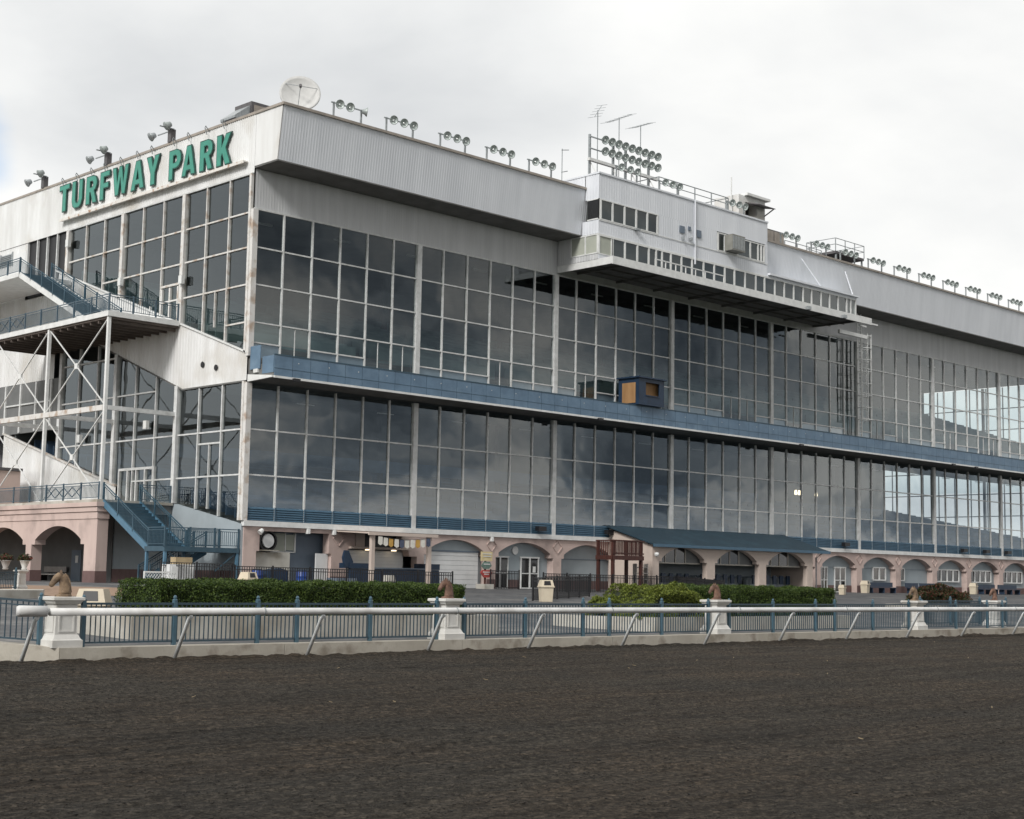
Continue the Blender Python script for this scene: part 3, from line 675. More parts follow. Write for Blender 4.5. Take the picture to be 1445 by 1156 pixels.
# ------------------------------------------------------------------ letters
SG = thing('roof_sign', 'green raised capital letters reading TURFWAY PARK on the white roof band', 'sign', (-.2, 22.5, 25.3))
LT = {
 'T': [[(0, 1), (1, 1), (1, .80), (.68, .80), (.68, 0), (.32, 0), (.32, .80), (0, .80)]],
 'U': [[(0, 1), (.34, 1), (.34, .30), (.40, .21), (.5, .18), (.60, .21), (.66, .30), (.66, 1), (1, 1), (1, .28), (.9, .09), (.7, 0), (.3, 0), (.1, .09), (0, .28)]],
 'R': [[(0, 0), (0, 1), (.62, 1), (.85, .94), (.97, .8), (.97, .62), (.88, .5), (.74, .44), (1, 0), (.63, 0), (.42, .40), (.35, .40), (.35, 0)], [(.35, .80), (.55, .80), (.63, .75), (.63, .64), (.55, .59), (.35, .59)]],
 'F': [[(0, 0), (0, 1), (1, 1), (1, .80), (.4, .80), (.4, .60), (.9, .60), (.9, .40), (.4, .40), (.4, 0)]],
 'W': [[(0, 1), (.22, 1), (.31, .42), (.41, 1), (.59, 1), (.69, .42), (.78, 1), (1, 1), (.81, 0), (.61, 0), (.5, .6), (.39, 0), (.19, 0)]],
 'A': [[(0, 0), (.34, 1), (.66, 1), (1, 0), (.69, 0), (.64, .17), (.36, .17), (.31, 0)], [(.41, .36), (.59, .36), (.5, .70)]],
 'Y': [[(0, 1), (.36, 1), (.5, .64), (.64, 1), (1, 1), (.67, .40), (.67, 0), (.33, 0), (.33, .40)]],
 'P': [[(0, 0), (0, 1), (.62, 1), (.88, .93), (1, .78), (1, .58), (.88, .43), (.62, .36), (.35, .36), (.35, 0)], [(.35, .80), (.56, .80), (.65, .74), (.65, .62), (.56, .56), (.35, .56)]],
 'K': [[(0, 0), (0, 1), (.35, 1), (.35, .62), (.62, 1), (1, 1), (.64, .55), (1, 0), (.62, 0), (.40, .36), (.35, .30), (.35, 0)]],
}
def off_poly(P, d):
    n = len(P); area = sum(P[i][0]*P[(i+1) % n][1]-P[(i+1) % n][0]*P[i][1] for i in range(n)); s = 1 if area > 0 else -1; out = []
    for i in range(n):
        p0, p1, p2 = Vector(P[i-1]), Vector(P[i]), Vector(P[(i+1) % n])
        a = (p1-p0).normalized(); c = (p2-p1).normalized(); na = Vector((a.y, -a.x))*s; nc = Vector((c.y, -c.x))*s
        bis = (na+nc); bis = bis.normalized() if bis.length > 1e-6 else na
        out.append(tuple(p1+bis*d/max(.45, bis.dot(na))))
    return out
def letter_mesh(loops, dep0, dep1):
    """loops of (u,v) with u to the viewer's right (-y); plates between x=-dep0 and x=-dep1"""
    bm = bmesh.new()
    for x in (-dep0, -dep1):
        ed = []
        for lp in loops:
            vs = [bm.verts.new((x, -u, v)) for u, v in lp]
            ed += [bm.edges.new((vs[i], vs[(i+1) % len(vs)])) for i in range(len(vs))]
        if x == -dep1: bmesh.ops.triangle_fill(bm, use_beauty=True, use_dissolve=False, edges=ed)
    for lp in loops:
        n = len(lp)
        for i in range(n):
            (u0, v0), (u1, v1) = lp[i], lp[(i+1) % n]
            bm.faces.new([bm.verts.new(c) for c in ((-dep0, -u0, v0), (-dep0, -u1, v1), (-dep1, -u1, v1), (-dep1, -u0, v0))])
    bmesh.ops.remove_doubles(bm, verts=bm.verts, dist=1e-5); bmesh.ops.recalc_face_normals(bm, faces=bm.faces)
    me = bpy.data.meshes.new('letter'); bm.to_mesh(me); bm.free(); return me
for ch, ya, yc, zb, zt in (('T', 22.45, 20.95, 25.72, 27.55), ('U', 20.72, 19.2, 25.70, 27.55), ('R', 18.85, 17.3, 25.66, 27.52), ('F', 17.05, 15.75, 25.64, 27.5), ('W', 15.5, 13.35, 25.62, 27.48),
        ('A', 13.2, 11.5, 25.58, 27.44), ('Y', 11.4, 9.75, 25.55, 27.4), ('P', 8.8, 7.35, 25.46, 27.3), ('A', 7.35, 5.75, 25.42, 27.26), ('R', 5.42, 3.92, 25.38, 27.22), ('K', 3.65, 2.05, 25.34, 27.2)):
    w, h = (ya-yc)*.92, zt-zb
    lp = [[(u*w, v*h) for u, v in l] for l in LT[ch]]
    big = [off_poly(l, .02 if i == 0 else -.02) for i, l in enumerate(lp)]; sm = [off_poly(l, -.045 if i == 0 else .035) for i, l in enumerate(lp)]
    o = bpy.data.objects.new('letter', letter_mesh(big, -.02, .07)); COL.objects.link(o); o.data.materials.append(M['signdark']); o.parent = SG; o.location = (0, ya-22.5, zb-25.3)
    c = bpy.data.objects.new('letter_face', letter_mesh(sm, .066, .085)); COL.objects.link(c); c.data.materials.append(M['signgreen']); c.parent = o
LG = tag(MB().box(-.42, -.14, .6, 22.0, 25.10, 25.17).box(-.46, -.42, .6, 22.0, 25.02, 25.19).build('sign_ledge', 'ledge', None, (0, 11, 25.1)), 'rusty white ledge running below the green roof letters', 'ledge')
hk = MB()
for y in (21.9, 20, 18.1, 16.4, 14.4, 12.4, 10.7, 8.2, 6.6, 4.7, 2.9): hk.tube([(-.16, y, 27.75), (-.42, y, 28.02), (-.46, y, 27.9), (-.3, y, 27.5)], .03, 5)
hk.build('hanger', 'galv', SG)

# ------------------------------------------------------------------ roof floodlights
def lamp_parts(root, x, y, z, aim=(0, -1, -.30), s=1.0):
    d = Vector(aim).normalized(); q = d.to_track_quat('Z', 'X').to_matrix().to_4x4()
    sh = MB().lathe([(.05*s, -.26*s), (.12*s, -.25*s), (.17*s, -.10*s), (.27*s, .02*s), (.275*s, .05*s), (.25*s, .05*s)], (x, y, z), 16, q, cap=False)
    o = sh.build('floodlight', 'lampshell', root, smooth=True)
    MB().lathe([(.25*s, .035*s), (.19*s, -.02*s), (.10*s, -.06*s), (.02*s, -.07*s)], (x, y, z), 16, q, cap=False).build('reflector', 'lampface', o, smooth=True)
    MB().lathe([(.05*s, -.05*s), (.06*s, 0), (.03*s, .03*s)], tuple(Vector((x, y, z))+Vector((0, 0, -.02*s))), 8, q).build('bulb', 'bulb', o)
    return o
def rack(loc, xp, w, lamps, aims, label, lift=.78, name='floodlight_rack', yy=0):
    t = thing(name, label, 'floodlight rack', loc, 'three-lamp floodlight racks along the roof edge')
    ox, oy, oz = loc
    for x in (xp, xp+w): MB().box(ox+x-.045, ox+x+.045, oy-.045+.12, oy+.045+.12, oz, oz+lift+.12).build('post', 'galv', t)
    MB().box(ox+xp-.2, ox+xp+w+.1, oy+.07, oy+.12, oz+lift+.03, oz+lift+.1).build('crossbar', 'galv', t)
    for x, a in zip(lamps, aims): lamp_parts(t, ox+x, oy-.12, oz+lift-.02, a)
    return t
A3 = [(-.25, -1, -.25), (-.22, -1, -.25), (-.20, -1, -.3)]
pos = [3.5, 7.4, 11.65, 15.55, 19.3, 46.8, 50.9, 55.0, 59.1, 63.1, 67.1, 71.15, 75.15, 79.15, 83.1, 87.1]
desc = ['floodlight rack beside the satellite dish with its third lamp twisted sideways', 'floodlight rack of three lamps, second along from the satellite dish', 'floodlight rack of three lamps, third along from the satellite dish',
        'floodlight rack of three lamps, fourth along from the satellite dish', 'floodlight rack of three lamps on the roof edge just left of the press box', 'floodlight rack in front of the dark cabinet right of the press box',
        'floodlight rack left of the railed roof platform', 'floodlight rack directly in front of the railed roof platform']+[f'floodlight rack on the far roof edge, {ORD[i]} to the right of the railed platform' for i in range(8)]
first = None
for i, x in enumerate(pos):
    if i == 0:
        rack((x, -2.5, 27.95), 0, 2.0, [.25, 1.0, 2.2], [A3[0], A3[1], (.9, -.6, -.1)], desc[0])
    elif first is None:
        first = rack((x, -2.5, 27.95), 0, 2.05, [.35, 1.15, 1.9], A3, desc[1])
    else:
        dup(first, (x, -2.5, 27.95), desc[i])
for x, l in ((31.0, 'floodlight rack on the press box roof right of the tall lamp bank'), (38.6, 'floodlight rack in front of the white hut on the press box roof')):
    dup(first, (x, -3.6, 28.72), l)
# tall lamp bank
LB = thing('lamp_bank', 'tall bank of two rows of nine floodlights standing on the press box roof', 'lamp bank', (29.5, -1.5, 28.7))
for x in (26.05, 28.45, 29.75, 32.22): MB().box(x-.07, x+.07, -1.5, -1.36, 28.7, 32.2).build('post', 'galv', LB)
MB().box(25.75, 33.0, -1.72, -1.5, 30.28, 30.48).build('beam', 'white', LB)
bb = MB().box(26, 33, -1.56, -1.5, 31.98, 32.06).box(26, 33, -1.56, -1.5, 31.16, 31.24); bb.build('crossbar', 'galv', LB)
bb = MB()
for x in (26.1, 28.4, 30.4, 32.3): bb.beam((x, -1.42, 30.3), (x+.9, -.6, 28.7), .06); bb.beam((x, -1.42, 30.3), (x-.2, -2.6, 28.75), .06)
bb.build('brace', 'white', LB)
for z in (32.0, 31.2):
    for k in range(9): lamp_parts(LB, 27.27+k*.698, -1.75, z, (-.2, -1, -.35), 1.12)
TL = rack((27.3, -2.9, 28.72), 0, 2.1, [.25, 1.15, 1.9], A3, 'low rack of three green-grey floodlights below the tall lamp bank', 1.2)
# side wall lights on the west roof edge
def west_light(y, label):
    t = thing('side_floodlight', label, 'floodlight', (-.05, y, 27.95), 'twin floodlights above the sign')
    MB().box(-.22, .12, y-.18, y+.18, 27.95, 28.75).build('housing', 'duct', t)
    MB().box(-.9, .1, y-.04, y+.04, 28.78, 28.84).beam((-.05, y-.3, 28.7), (-.05, y+1.6, 28.72), .06).build('arm', 'galv', t)
    for dy, dz in ((1.6, .62), (-.15, .95)):
        q = Vector((-.8, .15, -.55)).normalized().to_track_quat('Z', 'X').to_matrix().to_4x4()
        MB().lathe([(.07, -.24), (.16, -.22), (.20, -.04), (.29, .12), (.27, .15)], (-.45, y+dy, 27.95+dz), 14, q).build('lamp_head', 'galv' if dy > 0 else 'lampshell', t, smooth=True)
    return t
w0 = west_light(25.1, 'twin floodlight on the west roof edge left of the letter T')
dup(w0, (-.05, 16.6, 27.95), 'twin floodlight on the west roof edge above the letters TURFWAY')
dup(w0, (-.05, 9.0, 27.95), 'twin floodlight on the west roof edge above the gap between the two words')
# satellite dish
SD = thing('satellite_dish', 'large white satellite dish on the roof corner', 'satellite dish', (4.3, 2.0, 27.9))
dq = Vector((-.55, -.78, .30)).normalized().to_track_quat('Z', 'Y').to_matrix().to_4x4(); dc = (4.3, 2.0, 30.35)
MB().lathe([(r_, .22*(r_/1.15)**2*1.3) for r_ in np.linspace(.02, 1.22, 9)][::1]+[(1.22, .25), (1.0, .14), (.4, -.02), (.02, -.05)], dc, 36, dq).build('dish', 'dishgrey', SD, smooth=True)
fp = dq @ Vector((0, 0, 1.0)); fe = tuple(Vector(dc)+fp); arms = MB()
for t in (0.4, 2.5, 4.6): arms.tube([tuple(Vector(dc)+dq @ Vector((1.1*math.cos(t), 1.1*math.sin(t), .25))), fe], .02, 5)
arms.build('feed_arm', 'galv', SD); MB().lathe([(.07, -.12), (.09, .12)], fe, 8, dq).build('feed', 'duct', SD)
MB().box(4.2, 4.4, 2.15, 2.35, 27.8, 30.2).build('mast', 'galv', SD)
# roof machinery
HV = thing('rooftop_unit', 'dark grey rooftop air handler with a sloping intake hood', 'air handler', (6, 7.4, 27.8))
MB().box(4, 8.2, 6.6, 8.4, 28.5, 31.0).build('cabinet', 'duct', HV)
MB().prism([(2.9, 29.9), (3.98, 30.75), (3.98, 29.5), (2.9, 29.75)], 'y', 6.7, 8.3).build('intake_hood', 'galv', HV)
MB().box(4.2, 8, 6.8, 8.2, 27.78, 28.49).build('curb', 'duct', HV)
l_ = MB()
for q in range(4): l_.box(4.2+q*1.0, 5.0+q*1.0, 6.56, 6.59, 28.8, 30.8)
l_.build('access_panel', 'trim', HV)
RC = thing('roof_cabinet', 'dark rooftop cabinet of streaked panels right of the press box', 'cabinet', (47, 1, 27.8))
MB().box(43.5, 50.6, .0, 2, 27.8, 29.85).build('cabinet', 'duct', RC)
q = MB()
for k in range(5): q.box(43.7+k*1.4, 44.95+k*1.4, -.04, -.003, 28.0, 29.75)
q.build('panel', 'trim', RC)
HU = thing('roof_hut', 'small white hut with a dark doorway and overhanging roof on the press box', 'hut', (43, -1, 28.7))
MB().box(42.0, 42.8, -2.0, .3, 28.7, 31.05).box(44.3, 45.3, -2.0, .3, 28.7, 31.05).box(42.8, 44.3, -2.0, .3, 30.6, 31.05).box(42.8, 44.3, -.3, .3, 28.7, 30.6).build('wall', 'cladding', HU)
MB().box(42.7, 45.6, -2.3, .4, 31.06, 31.25).build('roof', 'white', HU)
MB().box(42.81, 44.29, -1.2, -1.1, 28.72, 30.59).build('doorway', 'black', HU)
MB().prism([(-2.01, 30.62), (-3.0, 30.35), (-3.0, 30.30), (-2.01, 30.5)], 'x', 43.2, 45.3).beam((45.2, -2.02, 29.9), (45.2, -2.9, 30.32), .07).build('awning', 'duct', HU)
RR = thing('roof_railing', 'thin grey pipe railing along the press box roof', 'railing', (35, -3, 28.7))
MB().tube([(31.5, -3, 30.05), (39.4, -3, 30.05)], .035, 6).tube([(31.5, -3, 29.6), (39.4, -3, 29.6)], .03, 6).tube([(31.5, -3, 30.05), (31.5, -.5, 30.05)], .035, 6).tube([(39.4, -3, 30.05), (39.4, -.5, 30.05)], .035, 6).build('rail', 'galv', RR)
for x in (31.5, 33.5, 35.5, 37.4, 39.1, 39.4): MB().box(x-.035, x+.035, -3.03, -2.97, 28.7, 30.05).build('post', 'galv', RR)
RP = thing('roof_platform', 'raised steel roof platform with a pipe railing', 'platform', (57, -1, 27.9))
MB().box(55.2, 59.4, -1.8, 1, 28.75, 28.95).build('deck', 'duct', RP)
for x in (55.4, 59.2):
    for y in (-1.7, .9): MB().box(x-.06, x+.06, y-.06, y+.06, 27.9, 28.75).build('leg', 'galv', RP)
q = MB()
for z in (29.5, 30.0):
    q.tube([(55.2, -1.8, z), (59.4, -1.8, z), (59.4, 1, z), (55.2, 1, z), (55.2, -1.8, z)], .03, 6)
for x in (55.2, 56.6, 58, 59.4):
    for y in (-1.8, 1): q.box(x-.03, x+.03, y-.03, y+.03, 28.95, 30.0)
q.build('railing', 'galv', RP)
q = MB()
for z in (28.6, 29.1): q.tube([(50, -.5, z), (55.1, -.5, z)], .03, 6)
for x in (50, 51.7, 53.4, 55.1): q.box(x-.03, x+.03, -.53, -.47, 27.8, 29.1)
tag(q.build('roof_guardrail', 'galv', None, (52, -.5, 27.8)), 'low pipe guardrail left of the raised roof platform', 'railing')
def antenna(x, z0, z1, boom, lab, els):
    t = thing('antenna', lab, 'antenna', (x, 0, z0), 'thin roof antennas behind the lamp bank')
    MB().tube([(x, 0, z0), (x, 0, z1)], .035, 6).build('mast', 'galv', t)
    if boom:
        p = Vector((x+boom[0], -.3, z1+boom[1])); q = Vector((x+boom[2], .3, z1+boom[3])); m = MB().tube([p, q], .025, 5)
        m.build('boom', 'galv', t); e = MB()
        for k in range(els):
            c = p.lerp(q, k/(els-1)); e.tube([c+Vector((.15, -.5+.03*k, 0)), c+Vector((-.15, .5-.03*k, 0))], .012, 4)
        e.build('elements', 'galv', t)
antenna(28.4, 28.7, 34.75, (-.65, -.7, .75, .6), 'antenna with the steepest tilted boom, left of the trio', 5)
antenna(30.66, 28.7, 34.7, (-1.6, -.75, 1.7, .75), 'antenna with the longest boom, middle of the trio', 7)
antenna(33.0, 28.7, 34.65, (-1.3, -.5, 1.5, .65), 'antenna above the right end of the lamp bank', 7)
t = thing('antenna', 'thin whip antenna with two short arms just left of the press box', 'antenna', (24.85, 0, 27.8), 'thin roof antennas behind the lamp bank')
MB().tube([(24.85, 0, 27.8), (24.85, 0, 31.2)], .03, 6).build('mast', 'galv', t); MB().tube([(24.8, 0, 31.1), (25.5, 0, 31.25)], .03, 5).tube([(24.8, 0, 29.55), (25.4, 0, 29.75)], .03, 5).build('arm', 'galv', t)
tag(MB().tube([(41.75, -1.5, 28.7), (41.75, -1.5, 32.4)], .05, 6).build('whip_mast', 'white', None, (41.75, -1.5, 28.7)), 'plain white whip mast beside the roof hut', 'mast')
# blue camera booth on the balcony
CB = thing('camera_booth', 'small navy blue plywood booth with an open window on the balcony', 'booth', (30.3, -3, 13.9))
bx0, bx1, by0, by1 = 29.85, 32.5, -2.75, -.9
q = MB().box(bx0, bx1, by0, by1, 13.93, 14.0)
q.box(bx0, bx0+.08, by0, by1, 14.0, 15.75)
q.box(bx1-.08, bx1, by0, by1, 14.0, 15.75)
q.box(bx0+.09, bx0+.72, by0, by0+.07, 14.0, 15.75).box(bx1-.5, bx1-.09, by0, by0+.07, 14.0, 15.75).box(bx0+.72, bx1-.5, by0, by0+.07, 14.0, 14.6).box(bx0+.72, bx1-.5, by0, by0+.07, 15.5, 15.75)
q.build('wall', 'navy', CB)
MB().box(bx0-.15, bx1+.15, by0-.15, by1+.1, 15.76, 15.86).build('roof', 'navy', CB)
MB().box(bx0-.03, bx0-.003, by0+.3, by1-.35, 14.05, 15.45).build('plywood_panel', 'ply', CB)
MB().box(bx0+.09, bx1-.09, by0+.42, by0+.46, 14.05, 15.7).build('back_board', 'ply', CB)
MB().box(bx0+.7, bx1-.48, by0-.06, by0-.005, 14.55, 14.62).build('sill', 'navy', CB)

# ------------------------------------------------------------------ portico, landing tower and stairs
def bal_run(mb, p, q, h=.95, sp=.14, th=.022, top=.05, lowz=.12, posts=2.0, pmb=None, skip=0):
    p = Vector(p); q = Vector(q); d = q-p; L_ = math.hypot(d.x, d.y); n = max(1, int(L_/sp))
    up = Vector((0, 0, 1))
    mb.beam(p+up*h, q+up*h, top, top); mb.beam(p+up*(h-.13), q+up*(h-.13), top*.7); mb.beam(p+up*lowz, q+up*lowz, top*.7)
    for k in range(1, n):
        c = p+d*(k/n); mb.box(c.x-th/2, c.x+th/2, c.y-th/2, c.y+th/2, c.z+lowz, c.z+h-.13)
    m = max(1, round(L_/posts)); pm = pmb if pmb is not None else mb
    for k in range(skip, m+1):
        c = p+d*(k/m); pm.box(c.x-.04, c.x+.04, c.y-.04, c.y+.04, c.z-.05, c.z+h+.06)
    return mb
PX = -4.9
PT = thing('arcade_portico', 'pink stucco arcade portico carrying a railed terrace against the west side', 'portico', (-4.9, 7, 1.36))
ac_ = [11.5+6.98*i for i in range(4)]
pts = [(7.0, 1.2)]
for c in ac_: pts += [(c-2.7-.45, 1.2), (c-2.7-.45, 3.5), (c-2.72, 3.5)]+arch_notch(c, 2.72, 1.2, 3.78, .78, .45, 16, 3.5)[2:-2]+[(c+2.72, 3.5), (c+3.15, 3.5), (c+3.15, 1.2)]
pts = [(7.0, 1.2)]
for c in ac_: pts += arch_notch(c, 2.72, 1.2, 3.78, .78, .42, 16, 3.5)
pts += [(36, 1.2), (36, 5.4), (7.0, 5.4)]
MB().prism(pts, 'x', PX, PX+.68).build('arcade_wall', 'pink', PT)
cn = MB()
for z0, z1, o in ((4.92, 5.3, .05), (5.32, 5.58, .12), (5.6, 5.84, .2)): cn.box(PX-o, PX+.7, 7.0-o, 36, z0, z1)
cn.build('cornice', 'pink', PT)
MB().box(PX-.1, -.13, 6.95, 36, 5.85, 6.0).build('terrace_slab', 'concrete', PT)
MB().box(PX+.7, -.13, 7.1, 36, 5.3, 5.84).build('ceiling', 'darkgrey', PT)
for a, c in [(7.0, ac_[0]-3.14)]+[(ac_[i]+3.14, ac_[i+1]-3.14) for i in range(3)]: MB().box(PX-.02, PX+.7, a-.02, c+.02, 1.25, 2.0).build('pier_base', 'pinkbase', PT)
dr = MB().box(-.2, -.125, 17.3, 18.5, 1.36, 3.3).build('service_door', 'slate', PT); MB().box(-.23, -.205, 17.6, 17.95, 2.5, 2.95).build('door_notice', 'white', dr)
MB().box(-.16, -.123, 13.6, 36, 1.36, 5.3).build('inner_wall', 'darkgrey', PT)
pr = MB(); pm = MB(); bal_run(pr, (PX+.1, 7.15, 6.0), (PX+.1, 36, 6.0), .95, .14, posts=2.05, pmb=pm)
for y in (9.2, 11.2, 19.4, 27.5):
    for q in (0, 1):
        y0 = y+q; pr.beam((PX+.07, y0, 6.2), (PX+.07, y0+.95, 6.75), .04); pr.beam((PX+.07, y0, 6.75), (PX+.07, y0+.95, 6.2), .04)
o = pr.build('terrace_railing', 'railpaint', PT); pm.build('railing_posts', 'railpaint', o)
pr = MB(); bal_run(pr, (-2.1, 7.1, 6.0), (-.25, 7.1, 6.0), .95, .14, posts=1.8); pr.build('terrace_railing', 'railpaint', PT)
tag(MB().box(-3.4, -1.4, 23.6, 30, 6.0, 8.4).build('terrace_store', 'pink', None, (-2.4, 27, 6)), 'small pink store with a dark eave at the far end of the terrace', 'shed')
tag(MB().box(-3.5, -1.3, 23.5, 30.1, 8.41, 8.6).build('store_roof', 'duct', None, (-2.4, 27, 8.4)), 'dark flat roof slab over the pink terrace store', 'roof')

LTW = thing('stair_landing', 'white braced steel landing tower with a railed deck on the west side', 'landing tower', (-4.7, 7.1, 6.0))
MB().box(-4.85, -.2, 7.0, 23.5, 16.42, 16.72).build('landing_edge', 'white', LTW)
jj = MB().box(-4.75, -.2, 7.1, 23.4, 16.3, 16.41)
for k in range(18): jj.box(-4.7, -.2, 7.4+k*.9, 7.5+k*.9, 16.12, 16.29)
jj.build('deck_joist', M.setdefault('rustdeck', mat('rustdeck', (.13, .105, .09), (.085, .07, .06), .8, 2)), LTW)
pz = MB()
for y in (7.15, 14.15, 21.2): MB().box(-4.78, -4.6, y-.09, y+.09, 6.0, 16.4).build('post', 'white', LTW)
MB().box(-4.8, -4.58, 7.25, 23.5, 11.05, 11.35).build('tie_beam', 'rusty', LTW)
for y in (7.15, 14.15, 21.2): MB().box(-4.57, -.2, y-.1, y+.1, 11.08, 11.33).build('cross_beam', 'mullion', LTW)
br = MB()
for y0 in (7.25, 14.25):
    y1 = y0+6.8
    for z0, z1 in ((6.05, 11.0), (11.4, 16.3)):
        br.beam((-4.69, y0, z0), (-4.69, y1, z1), .065, .05); br.beam((-4.69, y0, z1), (-4.69, y1, z0), .065, .05)
        br.box(-4.75, -4.63, (y0+y1)/2-.16, (y0+y1)/2+.16, (z0+z1)/2-.16, (z0+z1)/2+.16)
br.build('brace', 'white', LTW)
pr = MB(); pm = MB(); bal_run(pr, (-4.75, 7.1, 16.72), (-4.75, 23.4, 16.72), .98, .14, posts=2.03, pmb=pm); bal_run(pr, (-4.7, 7.1, 16.72), (-.25, 7.1, 16.72), .98, .14, posts=1.5, pmb=pm, skip=1)
for y in (17.4, 19.5):
    for q in (0, 1):
        y0 = y+q; pr.beam((-4.78, y0, 16.95), (-4.78, y0+.9, 17.5), .04); pr.beam((-4.78, y0, 17.5), (-4.78, y0+.9, 16.95), .04)
o = pr.build('landing_railing', 'railpaint', LTW); pm.build('railing_posts', 'railpaint', o)

def flight(T, ax, a0, a1, z0, z1, w0, w1, m, ms, side_rails=(True, True), treads=True):
    """flight of stairs along axis ax from a0 (height z0) to a1 (z1), between widths w0..w1"""
    n = max(3, int(abs(z1-z0)/.18)); st = MB(); tr = MB(); rl = MB()
    P = (lambda a, w, z: (w, a, z)) if ax == 'y' else (lambda a, w, z: (a, w, z))
    for w in (w0, w1): st.beam(P(a0, w, z0-.12), P(a1, w, z1-.12), .08, .34)
    st.build('stringer', ms, T)
    for k in range(n):
        a = a0+(a1-a0)*(k+.5)/n; z = z0+(z1-z0)*(k+.5)/n; d = abs(a1-a0)/n*.55; wa, wb_ = sorted((w0, w1))
        if ax == 'y': tr.box(wa+.05, wb_-.05, a-d, a+d, z-.05, z); tr.box(wa+.05, wb_-.05, a+d-.03, a+d, z, z+.13)
        else: tr.box(a-d, a+d, wa+.05, wb_-.05, z-.05, z); tr.box(a-.015, a+.015, wa+.05, wb_-.05, z, z+.13)
    tr.build('tread', m, T)
    for s_, w in zip(side_rails, (w0, w1)):
        if s_: bal_run(rl, P(a0, w, z0), P(a1, w, z1), .95, .14, posts=1.6)
    if rl.v: rl.build('stair_railing', 'bluepaint' if m == 'bluepaint' else 'railpaint', T)
US = thing('upper_staircase', 'blue railed staircase climbing from the braced landing to the roof-level door', 'staircase', (-3.3, 12, 16.7))
flight(US, 'y', 20.4, 11.3, 20.85, 16.8, -3.75, -1.6, 'bluepaint', 'white')
MB().box(-3.85, -.2, 20.4, 34, 20.6, 20.88).build('upper_landing', 'white', US)
pr = MB(); bal_run(pr, (-3.75, 20.45, 20.88), (-3.75, 34, 20.88), .95, .14, posts=1.7); pr.build('landing_railing', 'railpaint', US)
q = MB()
for y in (24, 30): q.box(-3.7, -3.5, y-.1, y+.1, 16.7, 20.58)
q.build('post', 'white', US)

BS = thing('blue_staircase', 'steel blue staircase dropping from the terrace to a low railed landing', 'staircase', (-3, 0, 1.36))
flight(BS, 'y', 7.0, 2.0, 5.95, 3.32, -4.6, -2.3, 'bluepaint', M.setdefault('bluelight', mat('bluelight', (.085, .19, .28), (.07, .155, .23), .45, 2)))
MB().box(-4.84, -.15, 0.0, 2.0, 3.1, 3.36).build('landing', 'bluepaint', BS)
for x, y in ((-4.74, .1), (-4.74, 1.9), (-.25, .1), (-2.5, 1.9)): MB().box(x-.07, x+.07, y-.07, y+.07, 1.3, 3.1).build('post', 'bluelight', BS)
pr = MB(); bal_run(pr, (-4.8, .06, 3.36), (-.2, .06, 3.36), 1.0, .13, posts=1.5); bal_run(pr, (-4.8, .11, 3.36), (-4.8, 1.85, 3.36), 1.0, .13, posts=1.9, skip=9); bal_run(pr, (-2.2, 1.95, 3.36), (-.2, 1.95, 3.36), 1.0, .13, posts=1.9); pr.build('landing_railing', 'bluepaint', BS)
flight(BS, 'x', -.9, -4.3, 3.3, 1.4, 2.2, 3.4, 'bluepaint', 'bluelight')
q = MB().beam((-4.6, .12, 3.1), (-3.4, .12, 2.2), .06).beam((-.3, .12, 3.1), (-1.6, .12, 2.1), .06); q.build('brace', 'bluepaint', BS)
BN = thing('slatted_bench', 'pale slatted bench against the dark wall under the pink arcade', 'bench', (-.8, 20.2, 1.36))
MB().box(-.9, -.4, 18.8, 21.7, 1.72, 1.79).build('seat', 'terracotta', BN); MB().box(-.38, -.3, 18.8, 21.7, 1.9, 2.25).build('backrest', 'terracotta', BN)
for y in (19.1, 21.4): MB().box(-.85, -.3, y-.04, y+.04, 1.36, 1.72).build('leg', 'black', BN)
# ------------------------------------------------------------------ pavilion
PV = thing('terrace_bar', 'pink arched terrace bar with a blue shingle lean-to roof', 'pavilion', (39, -2, 1.36))
pts = [(29.9, 1.15)]
for c in (33.15, 39.2, 45.2): pts += arch_notch(c, 2.3, 1.15, 3.5, .78, .28, 16, 3.3)
pts += [(48.5, 1.15), (48.5, 4.42), (29.9, 4.42)]
MB().prism(pts, 'y', -4.0, -3.6).build('arcade_wall', 'pale_pink', PV)
for x in (29.9, 48.2): MB().prism([(-3.59, 1.15), (-.09, 1.15), (-.09, 5.5), (-3.59, 4.5)], 'x', x, x+.3).build('gable_wall', 'pale_pink', PV)
MB().prism([(-4.35, 4.36), (-4.35, 4.46), (-.14, 5.74), (-.14, 5.62)], 'x', 29.6, 50.2).build('roof', 'roofblue', PV)
MB().box(29.55, 50.25, -4.43, -4.36, 4.26, 4.46).build('fascia_board', 'louver', PV)
MB().tube([(49.2, -4.38, 4.3), (48.8, -4.1, 3.9), (48.8, -4.1, 1.2)], .06, 8).build('downpipe', 'duct', PV)
MB().box(30.21, 48.19, -.4, -.12, 1.2, 5.4).build('back_wall', 'greywall', PV)
MB().box(30.21, 48.19, -3.5, -.41, 4.3, 4.4).build('ceiling', 'dark', PV)
